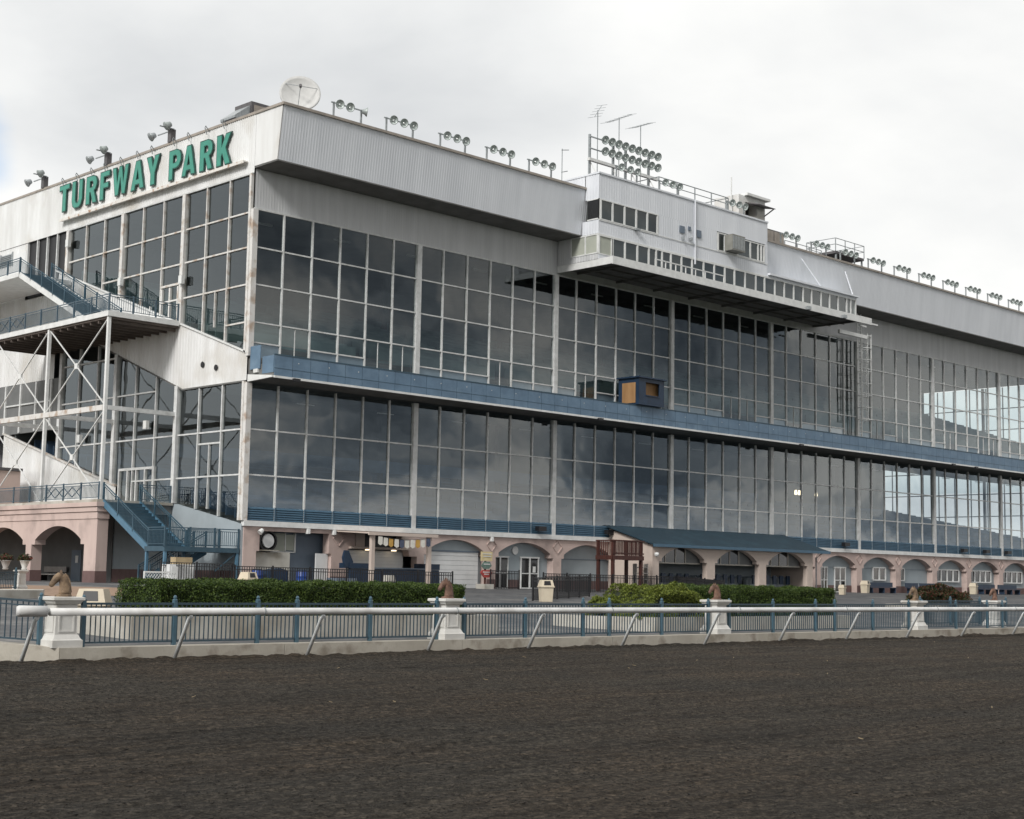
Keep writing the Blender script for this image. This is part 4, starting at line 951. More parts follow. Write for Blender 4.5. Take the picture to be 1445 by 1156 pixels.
for c in (33.15, 39.2, 45.2):
    f = MB(); f.box(c-2.5, c+2.5, -3.45, -3.35, 3.18, 3.27)
    for x in np.linspace(c-2.3, c+.9, 4): f.box(x-.05, x+.05, -3.45, -3.36, 3.271, 4.25)
    w = f.build('arch_window', 'concrete', PV); MB().box(c-2.3, c+.9, -3.41, -3.39, 3.271, 4.25).build('pane', 'panelglass', w)
    MB().box(c+.95, c+2.3, -3.43, -3.37, 3.271, 4.28).build('arch_infill', 'darkgrey', PV)
    MB().box(c-2.5, c+2.5, -2.2, -1.9, 1.3, 2.35).build('bar_front', 'greywall', PV)
    MB().box(c-2.55, c+2.55, -2.4, -1.7, 2.36, 2.44).build('bar_counter', 'slate', PV)
    q = MB()
    for k in range(6): q.box(c-2.3+k*.85, c-1.9+k*.85, -2.6, -2.5, 1.9, 2.55)
    q.build('stool_back', 'navy', PV)
MB().lathe([(.02, .16), (.14, .12), (.17, 0), (.12, -.1), (.02, -.16)], (30.1, -4.2, 3.75), 12).build('dome_camera', 'white', PV)

WD = thing('wooden_stand', 'dark red timber viewing stand on tall posts beside the blue-roofed bar', 'viewing stand', (25.8, -5.2, gz(-5)))
for x in (24.1, 27.4):
    for y in (-5.25, -4.0): MB().box(x-.1, x+.1, y-.1, y+.1, 1.2, 4.55).build('post', 'wood', WD)
q = MB()
for k in range(9): q.box(23.95, 27.55, -5.35+k*.165, -5.2+k*.165, 3.5, 3.56)
q.build('deck', 'wood', WD)
MB().box(23.95, 27.55, -5.42, -5.36, 3.3, 3.58).box(23.9, 23.96, -5.35, -3.9, 3.3, 3.58).box(27.55, 27.61, -5.35, -3.9, 3.3, 3.58).build('rim_joist', 'wood', WD)
q = MB().box(23.9, 27.6, -5.42, -5.28, 4.5, 4.58).box(23.9, 27.6, -5.38, -5.32, 3.68, 3.76)
for k in range(20): q.box(24.2+k*.165, 24.28+k*.165, -5.39, -5.35, 3.6, 4.5)
for x in (23.95, 27.5):
    q.box(x-.05, x+.05, -5.27, -3.9, 4.5, 4.57)
    for k in range(7): q.box(x-.02, x+.02, -5.15+k*.18, -5.07+k*.18, 3.6, 4.5)
q.build('railing', 'wood', WD)
WD.location.y += .42; WD.location.x += .62; WD.scale.x = .83
q = MB()
for k in range(5): q.box(27.9, 28.9, -4.4, -4.1, 1.3+k*.38, 1.36+k*.38)
tag(q.box(27.8, 27.88, -4.4, -4.1, 1.25, 3.1).box(28.92, 29.0, -4.4, -4.1, 1.25, 3.1).build('shelf_rack', 'terracotta', None, (28.4, -4.2, 1.25)), 'pale open shelf rack between the timber stand and the bar', 'shelf')

# kiosk canopy
KC = thing('kiosk_canopy', 'thin pale pink canopy on posts over the blue outdoor counter', 'canopy', (8.8, -1.5, 1.3))
MB().prism([(-3.1, 4.36), (-3.1, 4.45), (-.1, 4.56), (-.1, 4.5)], 'x', 6.3, 11.5).build('roof', 'pale_pink', KC)
MB().box(6.3, 11.5, -3.2, -3.11, 4.28, 4.46).build('fascia_board', 'pale_pink', KC)
for x in (6.75, 11.0): MB().box(x-.12, x+.12, -3.05, -2.83, 1.2, 4.34).build('post', 'pale_pink', KC)
BU = thing('bunting', 'string of small white gold and navy flags under the kiosk canopy', 'bunting', (8.9, -2.95, 4.1))
q = MB(); q.tube([(6.9+k*.4, -3.24, 4.24-.16*math.sin(math.pi*k/10)) for k in range(11)], .012, 4); q.build('string', 'black', BU)
for k in range(10):
    x = 6.95+k*.4; z = 4.24-.16*math.sin(math.pi*(k+.4)/10)
    MB().prism([(x, z), (x+.3, z-.01), (x+.31, z-.42), (x+.14, z-.5), (x-.02, z-.4)], 'y', -3.25+.01*(k % 3), -3.235+.01*(k % 3)).build('flag', ('flag_white', 'flag_white', 'flag_gold', 'flag_white', 'flag_navy')[k % 5], BU)
KT = thing('outdoor_counter', 'navy blue outdoor counter with a tall upright flap at its left end', 'counter', (9, -1.9, 1.3))
q = MB().box(5.9, 12.6, -2.1, -1.9, 1.25, 2.4); q.build('front', 'navy', KT)
MB().box(5.8, 7.2, -2.15, -1.2, 2.41, 2.7).box(11.4, 12.6, -2.15, -1.2, 2.41, 2.75).build('end_cabinet', 'navy', KT)
MB().box(7.21, 11.39, -2.2, -1.2, 2.41, 2.48).build('counter_top', 'slate', KT)
MB().prism([(5.5, 2.5), (5.9, 2.4), (6.1, 2.75), (5.75, 3.4), (5.5, 3.4), (5.38, 3.0)], 'y', -2.1, -1.95).build('flap', 'navy', KT)
CP = thing('concrete_planter', 'round weathered concrete planter tub in front of the blue counter', 'planter', (5.5, -6.0, gz(-6)))
zc_ = gz(-6)
MB().lathe([(.24, zc_), (.26, zc_+.35), (.28, zc_+.47)], (5.5, -6.0, 0), 8).build('pedestal', 'concrete', CP)
MB().lathe([(.30, zc_+.471), (.36, zc_+.52), (.31, zc_+.84), (.26, zc_+.85), (.22, zc_+.7)], (5.5, -6, 0), 10).build('tub', 'concrete', CP)
# sign post near the garage
SP = thing('sign_post', 'post with a yellow, a grey and a red board standing by the white garage door', 'sign', (17.35, -1.0, 1.33))
MB().box(17.0, 17.8, -1.4, -.6, 1.3, 1.62).build('base', 'concrete', SP); MB().box(17.35, 17.45, -1.05, -.95, 1.62, 3.6).build('pole', 'wood', SP)
MB().box(16.95, 17.9, -1.12, -1.06, 3.05, 3.62).build('board', 'cream', SP); MB().prism([(16.98, 2.75), (17.2, 3.0), (17.7, 3.0), (17.86, 2.75), (17.6, 2.55), (17.2, 2.55)], 'y', -1.12, -1.06).build('board', 'greensign', SP)
MB().prism([(16.9, 2.3), (17.05, 2.48), (17.75, 2.48), (17.92, 2.3), (17.65, 2.02), (17.2, 2.02)], 'y', -1.13, -1.07).build('board', 'redsign', SP)
q = MB()
for z, a, c in ((3.45, 17.05, 17.8), (3.3, 17.1, 17.75), (2.33, 17.1, 17.75), (2.2, 17.2, 17.6), (2.82, 17.15, 17.7)): q.box(a, c, -1.145, -1.131, z, z+.05)
q.build('lettering', 'white', SP)

# ------------------------------------------------------------------ black picket fences near the building
def picket(name, label, p, q, h=1.12, post=2.0, sp=.125, m='black', grp='black metal picket fences before the building'):
    p = Vector(p); q = Vector(q); t = thing(name, label, 'fence', tuple((p+q)/2), grp)
    d = q-p; L_ = math.hypot(d.x, d.y); n = int(L_/sp); pk = MB(); up = Vector((0, 0, 1))
    for z in (.1, h-.18, h-.02): pk.beam(p+up*z, q+up*z, .035, .04)
    for k in range(1, n):
        c = p+d*(k/n); pk.box(c.x-.015, c.x+.015, c.y-.015, c.y+.015, c.z+.02, c.z+h)
    pk.build('pickets', m, t); mm = max(1, round(L_/post))
    for k in range(mm+1):
        c = p+d*(k/mm); MB().box(c.x-.035, c.x+.035, c.y-.035, c.y+.035, c.z-.1, c.z+h+.07).build('post', m, t)
    return t
def GP(x, y): return (x, y, gz(y))
picket('picket_fence', 'long black picket fence before the blue counter, running behind the left hedge', GP(-2.7, -3.4), GP(8.17, -8.17))
picket('picket_fence', 'short black picket gate in front of the left pair of glass doors', GP(17.6, -1.3), GP(19.9, -1.5), 1.15, 2.3)
picket('picket_fence', 'black picket fence running back from behind the beige bin to the timber stand', GP(5.9, -16.6), GP(15.9, -11.2), 1.15, 2.4, .2)
picket('picket_fence', 'upper black picket fence between the glass doors and the timber stand', GP(18.5, -5.0), GP(29.5, -6.5))
picket('picket_fence', 'black picket fence before the terrace bar, sloping down behind the right hedge', GP(29.6, -6.5), GP(24, -14.5))
picket('picket_fence', 'dark picket fence under the blue staircase landing', GP(-5.6, -1.0), GP(-2.8, -3.3), 1.2)
LP = thing('lattice_panel', 'white diamond lattice panel leaning below the blue stair landing', 'lattice', (-7, -3.2, gz(-3)))
q = MB()
for k in range(-3, 14):
    a = -7.9+k*.16
    for s_ in (1, -1):
        x0 = a if s_ > 0 else a+.55; x1 = x0+.55*s_; c0, c1 = max(-7.85, min(-6.1, x0)), max(-7.85, min(-6.1, x1))
        if abs(c1-c0) < .05: continue
        z0 = 1.28+.7*abs(c0-x0)/.55; z1 = 1.28+.7*abs(c1-x0)/.55
        q.beam((c0, -3.2+.012*s_, z0), (c1, -3.2+.012*s_, z1), .045, .012)
q.build('lattice', 'white', LP)
MB().box(-7.9, -6.05, -3.24, -3.16, 1.95, 2.03).box(-7.9, -6.05, -3.24, -3.16, 1.2, 1.28).box(-7.9, -7.84, -3.24, -3.16, 1.28, 1.95).box(-6.11, -6.05, -3.24, -3.16, 1.28, 1.95).build('frame', 'white', LP)
tag(MB().box(-5.0, -4.0, -1.4, -.9, 2.42, 2.78).build('cardboard_box', 'card', None, (-4.5, -1.1, 2.42)), 'tan cardboard box on the white cabinet under the stair landing', 'box')
CAB = thing('white_cabinet', 'white cabinet under the blue stair landing', 'cabinet', (-4.7, -1.1, 1.3))
MB().box(-5.4, -3.9, -1.5, -.7, 1.3, 2.41).build('body', 'shutter', CAB); MB().box(-5.3, -4.7, -1.53, -1.503, 1.4, 2.3).box(-4.6, -4.0, -1.53, -1.503, 1.4, 2.3).build('door', 'white', CAB)
def barrel(x, y, label, m='tarp'):
    t = thing('plastic_barrel', label, 'barrel', (x, y, gz(y)), 'blue plastic barrels behind the picket fence'); z = gz(y)
    MB().lathe([(.26, 0), (.30, .05), (.30, .30), (.32, .33), (.30, .36), (.30, .60), (.32, .63), (.30, .66), (.30, .88), (.25, .93)], (x, y, z), 16).build('body', m, t, smooth=True)
    MB().lathe([(.24, .931), (.24, .96), (.05, .965)], (x, y, z), 12).build('lid', 'navy', t)
barrel(-.75, -2.6, 'bright blue barrel, left one of the pair behind the picket fence'); barrel(1.65, -3.3, 'bright blue barrel, right one of the pair behind the picket fence')
tag(MB().prism([(-.2, gz(-2.4)), (1.1, gz(-2.4)), (1.05, 2.2), (.5, 2.32), (-.15, 2.2)], 'y', -2.9, -2.2).build('tarp_pile', 'navy', None, (.4, -2.5, 1.3)), 'dark blue covered pile between the two bright barrels', 'tarp')
tag(MB().box(3.4, 4.7, -4.2, -3.2, 1.25, 1.85).build('low_crate', 'slate', None, (4, -3.7, 1.25)), 'low slate blue crate behind the picket fence right of the barrels', 'crate')

# ------------------------------------------------------------------ bins
def hood_bin(x, y, label, rot=.2, s=1.0, hb=0):
    t = thing('litter_bin', label, 'litter bin', (x, y, gz(y)), 'beige hooded litter bins'); t.rotation_euler.z = rot
    def fr(z, w): return [(-w, -w, z), (w, -w, z), (w, w, z), (-w, w, z)]
    o = MB().loft([fr(0, .27*s), fr(.70*s-hb, .31*s)]).build('body', 'beige', t, org=(0, 0, 0))
    MB().loft([fr(.701*s-hb, .36*s), fr(.75*s-hb, .36*s)]).build('rim', 'beige', t, org=(0, 0, 0))
    h = MB().loft([fr(.751*s-hb, .34*s), fr(1.06*s-hb, .26*s)]).build('hood', 'beige', t, org=(0, 0, 0))
    def op(rz):
        a, c, e, g = Vector((-.18*s, -.326*s, .80*s-hb)), Vector((.18*s, -.326*s, .80*s-hb)), Vector((.15*s, -.272*s, 1.01*s-hb)), Vector((-.15*s, -.272*s, 1.01*s-hb))
        n = Vector((0, -.012, .003)); mz = Matrix.Rotation(rz, 3, 'Z')
        return MB().loft([[tuple(mz @ (p+n*k)) for p in (a, c, e, g)] for k in (0, 1)])
    for rz in (0, math.pi): op(rz).build('opening', 'black', h, org=(0, 0, 0))
    return t
hood_bin(6.0, -17.4, 'beige hooded litter bin standing before the black picket fence', -.55)
hood_bin(-26.9, -32.6, 'beige hooded litter bin beside the leftmost stone pillar', -.75, 1.22, .25)
hood_bin(-7.1, -11.0, 'beige hooded litter bin showing above the left hedge', .15, .95)
hood_bin(59.9, -1.3, 'beige litter bin against the pink pier left of the long blue bench', .2, .95)
hood_bin(77.6, -1.3, 'beige litter bin against the pink pier between window rows', .2, .95)
hood_bin(50.6, -5.2, 'low tan litter bin by the downpipe of the blue-roofed bar', .2, .7)

def bench(x0, x1, y, label):
    z = gz(y); t = thing('park_bench', label, 'bench', ((x0+x1)/2, y, z), 'blue benches along the arcade wall')
    MB().box(x0, x1, y-.25, y+.25, z+.42, z+.48).build('seat', 'bench_blue', t)
    MB().box(x0, x1, y+.26, y+.32, z+.5, z+.88).build('backrest', 'bench_blue', t)
    for x in (x0+.3, (x0+x1)/2, x1-.3): MB().box(x-.04, x+.04, y-.22, y+.3, z, z+.42).build('leg', 'bench_blue', t)
    return t
bench(60.9, 65.0, -1.0, 'long blue bench below the two-light window right of the glass doors')
bench(66.9, 68.9, -1.1, 'short blue bench left half hidden by the red flowers')
bench(69.2, 72.2, -1.1, 'blue bench behind the red flower bed')
bench(78.8, 82.0, -1.3, 'blue bench below the second row of four windows, left half')
bench(82.6, 86.2, -1.3, 'blue bench at the right edge of the picture')

# ------------------------------------------------------------------ kerb wall, pillars, track fence, running rail
KW = thing('kerb_wall', 'low stained concrete kerb wall along the dirt track', 'wall', (-10, -38.7, 0))
def kerb_sec(x0, x1): MB().box(x0, x1, -38.9, -38.35, -.3, .28).build('kerb_section', 'kerb', KW)
e = [-31.15, -25.2, -19.3, -13.2, -7.4, -1.4, 4.6, 10.6, 16.8, 23, 29, 36]
for a, c in zip(e[:-1], e[1:]): kerb_sec(a+.006, c-.006)
q = MB(); q.loft([[(-31.16, -38.9, -.3), (-30.75, -38.36, -.3), (-30.75, -38.36, .29), (-31.16, -38.9, .29)], [(-36.2, -34.1, -.3), (-35.8, -33.6, -.3), (-35.8, -33.6, .72), (-36.2, -34.1, .72)]])
q.build('kerb_section', 'kerb', KW)
def pillar(x, y, label, z0=None, s=1.0, rot=0):
    z0 = .283 if z0 is None else z0
    t = thing('stone_pillar', label, 'pillar', (x, y, z0), 'pale stone pillars along the track fence'); t.rotation_euler.z = rot
    def fr(z, w): return [(-w, -w, z), (w, -w, z), (w, w, z), (-w, w, z)]
    O = (0, 0, 0)
    MB().loft([fr(0, .36), fr(.16, .36), fr(.18, .33), fr(.28, .28)]).build('base', 'stone', t, org=O)
    sh = MB().loft([fr(.281, .265), fr(.93, .25)]).build('shaft', 'stone', t, org=O)
    q = MB()
    for rz in range(4):
        m4 = Matrix.Rotation(rz*math.pi/2, 3, 'Z')
        for a, c, z0_, z1 in ((-.19, .19, .33, .37), (-.19, .19, .72, .75), (-.19, -.155, .37, .72), (.155, .19, .37, .72), (-.17, .17, .80, .83)):
            i = len(q.v); q.box(a, c, -.278, -.25, z0_, z1); q.v[i:] = [tuple(m4 @ Vector(v)) for v in q.v[i:]]
    q.build('panel_moulding', 'stone', sh, org=O)
    MB().loft([fr(.931, .26), fr(.95, .30), fr(1.0, .33), fr(1.03, .37), fr(1.09, .37), fr(1.10, .33)]).build('cap', 'stone', t, org=O)
    return t
pl = [(-30.95, 'stone pillar at the left end of the track fence by the rail end'), (-19.55, 'stone pillar at the right end of the left hedge'), (-7.7, 'stone pillar in front of the right hedge'), (4.65, 'stone pillar in front of the red flower bed')]
for x, l in pl: pillar(x, -38.5, l)
pillar(12.6, -37.6, 'stone pillar at the right edge, set behind the track fence', .29)
def horse(x, y, z, rot, m, label, s=1.0):
    t = thing('horse_head', label, 'statue', (x, y, z), 'horse head statues on the fence pillars'); t.rotation_euler.z = rot
    O = (0, 0, 0); b = MB()
    pth = [(.06, 0, .02), (.07, 0, .12), (.06, 0, .24), (.03, 0, .36), (-.02, 0, .46), (-.09, 0, .475), (-.15, 0, .42), (-.21, 0, .34), (-.265, 0, .265), (-.285, 0, .235)]
    ax = [(.16, .12), (.145, .10), (.13, .085), (.115, .078), (.10, .075), (.10, .078), (.092, .07), (.072, .055), (.062, .052), (.035, .035)]
    rings = []
    for k, (p, (ra, rb)) in enumerate(zip(pth, ax)):
        d = (Vector(pth[min(k+1, len(pth)-1)])-Vector(pth[max(0, k-1)])).normalized(); u = Vector((0, 1, 0)); v = d.cross(u)
        rings.append([tuple((Vector(p)+v*ra*math.cos(a)+u*rb*math.sin(a))*s) for a in np.linspace(0, 2*math.pi, 13)[:-1]])
    b.loft(rings); b.build('head', m, t, org=O, smooth=True)
    q = MB()
    for sy in (-1, 1): q.lathe([(.028*s, 0), (.03*s, .05*s), (.004*s, .13*s)], (-.045*s, sy*.05*s, .50*s), 6)
    q.build('ears', m, t, org=O)
    q = MB(); pr_ = [(.06, .55), (.12, .49), (.17, .38), (.20, .25), (.22, .1), (.16, .1), (.13, .28), (.09, .40), (.0, .50)]
    q.prism([(a*s, c*s) for a, c in pr_], 'y', -.03*s, .03*s); q.build('mane', m, t, org=O)
    MB().lathe([(.20*s, 0), (.20*s, .04*s), (.15*s, .06*s)], (.03*s, 0, 0), 10).build('plinth', m, t, org=O)
    return t
zp = .283+1.10
horse(-30.95, -38.5, zp, R(-15), 'bronze', 'weathered brown horse head statue on the leftmost pillar', .93)
horse(-19.55, -38.5, zp, R(-12), 'redbronze', 'reddish horse head statue before the garage door', .9)
horse(-7.7, -38.5, zp, R(-18), 'redbronze', 'brown horse head statue in front of the right hedge', .88)
horse(4.65, -38.5, zp, R(-12), 'bronze', 'horse head statue left of the red flower bed', .9)
horse(12.6, -37.6, zp, R(-12), 'redbronze', 'dark horse head statue at the right edge of the fence', .88)
def tf(name, label, p, q, posts, ht=1.0, grp='steel blue picket fence sections along the track'):
    p = Vector(p); q = Vector(q); t = thing(name, label, 'fence', tuple((p+q)/2), grp); d = q-p; L_ = d.length; dn = d/L_; up = Vector((0, 0, 1))
    b = MB()
    b.beam(p+up*(ht-.05), q+up*(ht-.05), .05, .05); b.beam(p+up*(ht-.15), q+up*(ht-.15), .03, .03); b.beam(p+up*.09, q+up*.09, .045, .04)
    n = int(L_/.122)
    for k in range(1, n):
        c = p+d*(k/n); b.box(c.x-.011, c.x+.011, c.y-.011, c.y+.011, c.z+.09, c.z+ht-.05)
    b.build('pickets', 'picketpaint', t)
    for s_ in posts:
        c = p+dn*s_; m_ = MB().box(c.x-.045, c.x+.045, c.y-.045, c.y+.045, c.z, c.z+ht+.02)
        o = m_.build('post', 'fencepaint', t)
        MB().lathe([(.06, 0), (.06, .03), (.03, .045), (.045, .07), (.04, .1), (.012, .13)], (c.x, c.y, c.z+ht+.02), 8).build('finial', 'fencepaint', o)
    return t
yf = -38.55; zf = .281
def sec(x0, x1, ps, label): return tf('track_fence', label, (x0, yf, zf), (x1, yf, zf), [a-x0 for a in ps])
sec(-30.5, -19.9, [-30.44, -28.11, -25.78, -24.6, -22.26, -19.95], 'blue picket fence section in front of the left hedge')
sec(-19.1, -8.1, [-18.95, -16.56, -14.13, -12.97, -10.5, -8.15], 'blue picket fence section between the two hedges')
sec(-7.2, 4.2, [-7.05, -4.6, -2.06, -.86, 1.65, 4.15], 'blue picket fence section in front of the right hedge')
sec(5.1, 30, [5.14, 7.7, 10.22, 11.5, 14, 16.5, 19, 21.5, 24, 26.5, 29.9], 'blue picket fence section at the right edge')
tf('track_fence', 'blue picket fence turning left behind the end of the white rail', (-31.25, -38.35, .33), (-35.6, -34.2, .70), [.1, 2.5, 4.9], .98)
tf('track_fence', 'second blue fence line behind the right-hand pillar', (8.6, -36.4, .33), (16, -36.4, .33), [.05, 2.5, 5.0, 7.35], 1.06)
RL = thing('running_rail', 'white aluminium running rail on slanted posts along the dirt track', 'rail', (-10, -39.8, 0))
MB().tube([(-31.9+k*.5*12.5, -39.8, 1.085) for k in range(0, 12)], .083, 14).build('rail', 'railwhite', RL, smooth=True)
MB().tube([(-32.55, -39.62, 1.10), (-32.5, -39.64, 1.10), (-31.95, -39.78, 1.10)], [.10, .12, .115], 14).build('rail_end', 'railwhite', RL, smooth=True)
MB().box(-20.5, 31, -39.905, -39.9, 1.06, 1.065).build('rail_seam', 'galv', RL)
jt = MB()
for k in range(10): jt.lathe([(.1, 0), (.1, .02)], (-26.5+k*6.1, -39.8, 1.085), 14, Matrix.Rotation(R(90), 4, 'Y'))
jt.build('rail_joint', 'galv', RL)
for x in [-32.15, -28.42, -24.68, -20.75, -17.0, -13.03, -9.06, -5.05, -1.04, 2.99, 7.05, 11.2, 15.3, 19.4, 23.5, 27.6, 31.7, 35.8]:
    MB().tube([(x, -39.06, -.1), (x+.02, -39.62, .90), (x+.03, -39.72, .975)], [.045, .045, .05], 9).build('rail_post', 'railpost', RL, smooth=True)

# ------------------------------------------------------------------ planters and hedges
def leaves(name, m, pts, nrm, size, parent=None, org=(0, 0, 0), up=.35):
    n = len(pts); rnd = rng.normal(size=(n, 3)); nn = nrm*.9+rnd*.75; nn[:, 2] += up; nn /= np.linalg.norm(nn, axis=1)[:, None]
    a = np.cross(nn, rng.normal(size=(n, 3))); a /= np.linalg.norm(a, axis=1)[:, None]; c = np.cross(nn, a)
    s = size*rng.uniform(.6, 1.35, (n, 1)); w = s*.5
    v = np.stack([pts-a*s, pts+c*w+nn*s*.15, pts+a*s, pts-c*w+nn*s*.15], 1).reshape(-1, 3)-np.array(org)
    me = bpy.data.meshes.new(name); me.vertices.add(4*n); me.vertices.foreach_set('co', v.ravel()); me.loops.add(4*n)
    me.loops.foreach_set('vertex_index', np.arange(4*n)); me.polygons.add(n); me.polygons.foreach_set('loop_start', np.arange(0, 4*n, 4)); me.polygons.foreach_set('loop_total', np.full(n, 4))
    me.update(calc_edges=True); o = bpy.data.objects.new(name, me); COL.objects.link(o); me.materials.append(M[m])
    if parent: o.parent = parent
    return o
def hedge(name, label, x0, x1, y0, y1, z0, z1, n, m='hedge', size=.042, lump=.07, mound=None):
    loc = ((x0+x1)/2, (y0+y1)/2, z0); t = thing(name, label, 'hedge', loc)
    # surface samples: front, back, top, ends
    A = np.array([(x1-x0)*(z1-z0)*1.4, (x1-x0)*(z1-z0)*.4, (x1-x0)*(y1-y0)*1.1, (y1-y0)*(z1-z0), (y1-y0)*(z1-z0)]); A /= A.sum()
    k = rng.choice(5, n, p=A); u = rng.random(n); w = rng.random(n)
    P = np.zeros((n, 3)); Nn = np.zeros((n, 3))
    P[:, 0] = x0+(x1-x0)*u; P[:, 1] = y0+(y1-y0)*w; P[:, 2] = z0+(z1-z0)*w
    f = k == 0; P[f, 1] = y0; Nn[f, 1] = -1
    f = k == 1; P[f, 1] = y1; Nn[f, 1] = 1
    f = k == 2; P[f, 2] = z1; Nn[f, 2] = 1
    f = k == 3; P[f, 0] = x0; P[f, 1] = y0+(y1-y0)*u[f]; Nn[f, 0] = -1
    f = k == 4; P[f, 0] = x1; P[f, 1] = y0+(y1-y0)*u[f]; Nn[f, 0] = 1
    lz = lump*(vnoise(P[:, 0]*1.5+5, P[:, 1]*1.5+P[:, 2]*2+9, 21)+.7*vnoise(P[:, 0]*4, P[:, 2]*4+P[:, 1]*4, 22))*2
    if mound:
        zz = mound(P[:, 0], P[:, 1]); P[:, 2] = z0+(P[:, 2]-z0)*zz
    # round the long edges
    tz = np.clip((P[:, 2]-(z1-.18))/.18, 0, 1); P[:, 1] = np.where(k == 0, P[:, 1]+.16*tz**2, P[:, 1]); 
    ty = np.clip(((y0+.3)-P[:, 1])/.3, 0, 1); P[:, 2] = np.where(k == 2, P[:, 2]-.10*ty**2, P[:, 2])
    P += Nn*(lz[:, None]-rng.exponential(.035, (n, 1))); P += rng.normal(0, .012, (n, 3))
    leaves('leaves', m, P, Nn, size, t, loc)
    g = .1
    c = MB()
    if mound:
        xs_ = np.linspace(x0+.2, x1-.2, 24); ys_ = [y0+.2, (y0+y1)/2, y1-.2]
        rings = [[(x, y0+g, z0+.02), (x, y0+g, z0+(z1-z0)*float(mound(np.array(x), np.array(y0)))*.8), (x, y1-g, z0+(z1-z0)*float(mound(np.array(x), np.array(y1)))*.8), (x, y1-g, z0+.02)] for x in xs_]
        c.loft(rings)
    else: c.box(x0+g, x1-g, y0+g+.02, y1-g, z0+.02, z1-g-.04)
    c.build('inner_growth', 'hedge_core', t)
    return t
def planter(label, pts, z1, wall=.16):
    cx = sum(p[0] for p in pts)/len(pts); cy = sum(p[1] for p in pts)/len(pts)
    t = thing('planter_bed', label, 'planter', (cx, cy, .33)); n = len(pts)
    ins = off_poly(pts, -wall); q = MB()
    for i in range(n):
        a, c, d, e_ = pts[i], pts[(i+1) % n], ins[(i+1) % n], ins[i]
        q.prism([a, c, d, e_], 'z', .2, z1)
    q.build('wall', 'concrete', t)
    MB().prism(off_poly(pts, -wall+.01), 'z', .2, z1-.1).build('soil', 'track', t)
    return t
planter('long pale concrete planter bed under the left hedge', [(-28.1, -36.62), (-16.0, -36.9), (-16.0, -33.2), (-28.25, -33.6)], .87)
hedge('clipped_hedge', 'long dark green clipped hedge in the left planter', -27.2, -16.85, -36.35, -34.3, .82, 1.74, 95000, size=.027)
planter('pale concrete planter bed under the juniper and the right hedge', [(-9.4, -37.35), (2.5, -37.0), (2.5, -33.4), (-10.3, -33.6), (-10.35, -35.0)], .78)
hedge('clipped_hedge', 'dark green clipped hedge right of the bright juniper', -6.3, 2.3, -36.55, -34.4, .74, 1.80, 75000, size=.028)
jm = lambda x, y: np.clip(.62+.55*np.exp(-((x+7.6)/1.3)**2)+.35*vnoise(x*1.1, y*1.1, 31)+.25*vnoise(x*3, y*3, 32), .2, 1.1)
hedge('juniper_bush', 'bright yellow-green spreading juniper at the left of the right planter', -9.6, -5.7, -36.9, -34.6, .72, 1.70, 42000, 'juniper', .034, .22, jm)
planter('low concrete bed under the red flowers', [(25.8, -27.0), (31.2, -27.0), (31.2, -24.2), (25.8, -24.2)], gz(-25)+.3)
hedge('flower_bush', 'red and dark green flower bush in the bed near the right edge', 26.9, 30.5, -26.5, -24.8, gz(-25)+.22, 1.78, 16000, 'redflower', .055, .3, lambda x, y: np.clip(.8+.5*vnoise(x*1.5, y*1.5, 41)-.06*(np.abs(x-28.5))**1.6*.5, .2, 1.1))
# far left court fittings
CF = tf('court_fence', 'short teal blue fence beside the small court pillar at the left edge', (-20.6, -10.4, gz(-10.4)), (-17.0, -8.2, gz(-8.2)), [.1, 2, 4.1], .8, 'steel blue picket fence sections along the track')
pillar(-16.75, -8.0, 'small pale pillar carrying a vase of flowers at the far left', gz(-8), rot=.2).scale = (.62, .62, .76)
def pot(x, y, z, label, m, mm):
    t = thing('flower_pot', label, 'flower pot', (x, y, z), 'flower pots at the left court')
    MB().lathe([(.10, 0), (.13, .04), (.10, .1), (.2, .36), (.24, .4), (.2, .41)], (x, y, z), 12).build('pot', m, t, smooth=True)
    n = 350; d = rng.normal(size=(n, 3)); d /= np.linalg.norm(d, axis=1)[:, None]; d[:, 2] = np.abs(d[:, 2])*.9
    leaves('flowers', mm, np.array([x, y, z+.42])+d*rng.uniform(.12, .32, (n, 1)), d, .07, t, (x, y, z))
pot(-16.6, -8.0, gz(-8)+.84, 'white vase of dark red flowers on the small court pillar', 'stone', 'redflower')
pot(-17.9, -8.9, gz(-9)+.86, 'pale urn of red and green flowers left of the court pillar', 'terracotta', 'redflower')
planter_low = tag(MB().prism([(-22.6, -16.6), (-19.6, -15.6), (-18.4, -13.4), (-19.2, -13.0), (-22.9, -14.0)], 'z', .85, 1.22).build('low_wall', 'concrete', None, (-20.5, -15, .85)), 'low angled concrete wall in the court at the far left', 'wall')

# ------------------------------------------------------------------ loose clods on the harrowed track
nC = 110000; dd = 11+29*rng.random(nC)**.8; ll_ = rng.uniform(-.40, .40, nC)*dd; ya0 = R(44.373)
cxx = -47.243+dd*math.sin(ya0)+ll_*math.cos(ya0); cyy = -69.223+dd*math.cos(ya0)-ll_*math.sin(ya0)
more = 16000; cxx = np.concatenate([cxx, rng.uniform(-12, 40, more)]); cyy = np.concatenate([cyy, rng.uniform(-50, -39.3, more)])
ok_ = (cyy < -39.2) & (cyy > -73); cxx, cyy = cxx[ok_], cyy[ok_]; nC = len(cxx)
sz = rng.uniform(.004, .0105, nC)*(1+.9*(rng.random(nC) > .97)); base = np.stack([cxx, cyy, track_z(cxx, cyy)+sz*.15], -1)
octa = np.array([(1, 0, 0), (0, 1, 0), (-1, 0, 0), (0, -1, 0), (0, 0, 1), (0, 0, -1)], float)
ang = rng.normal(0, .6, nC); ca, sa = np.cos(ang), np.sin(ang)
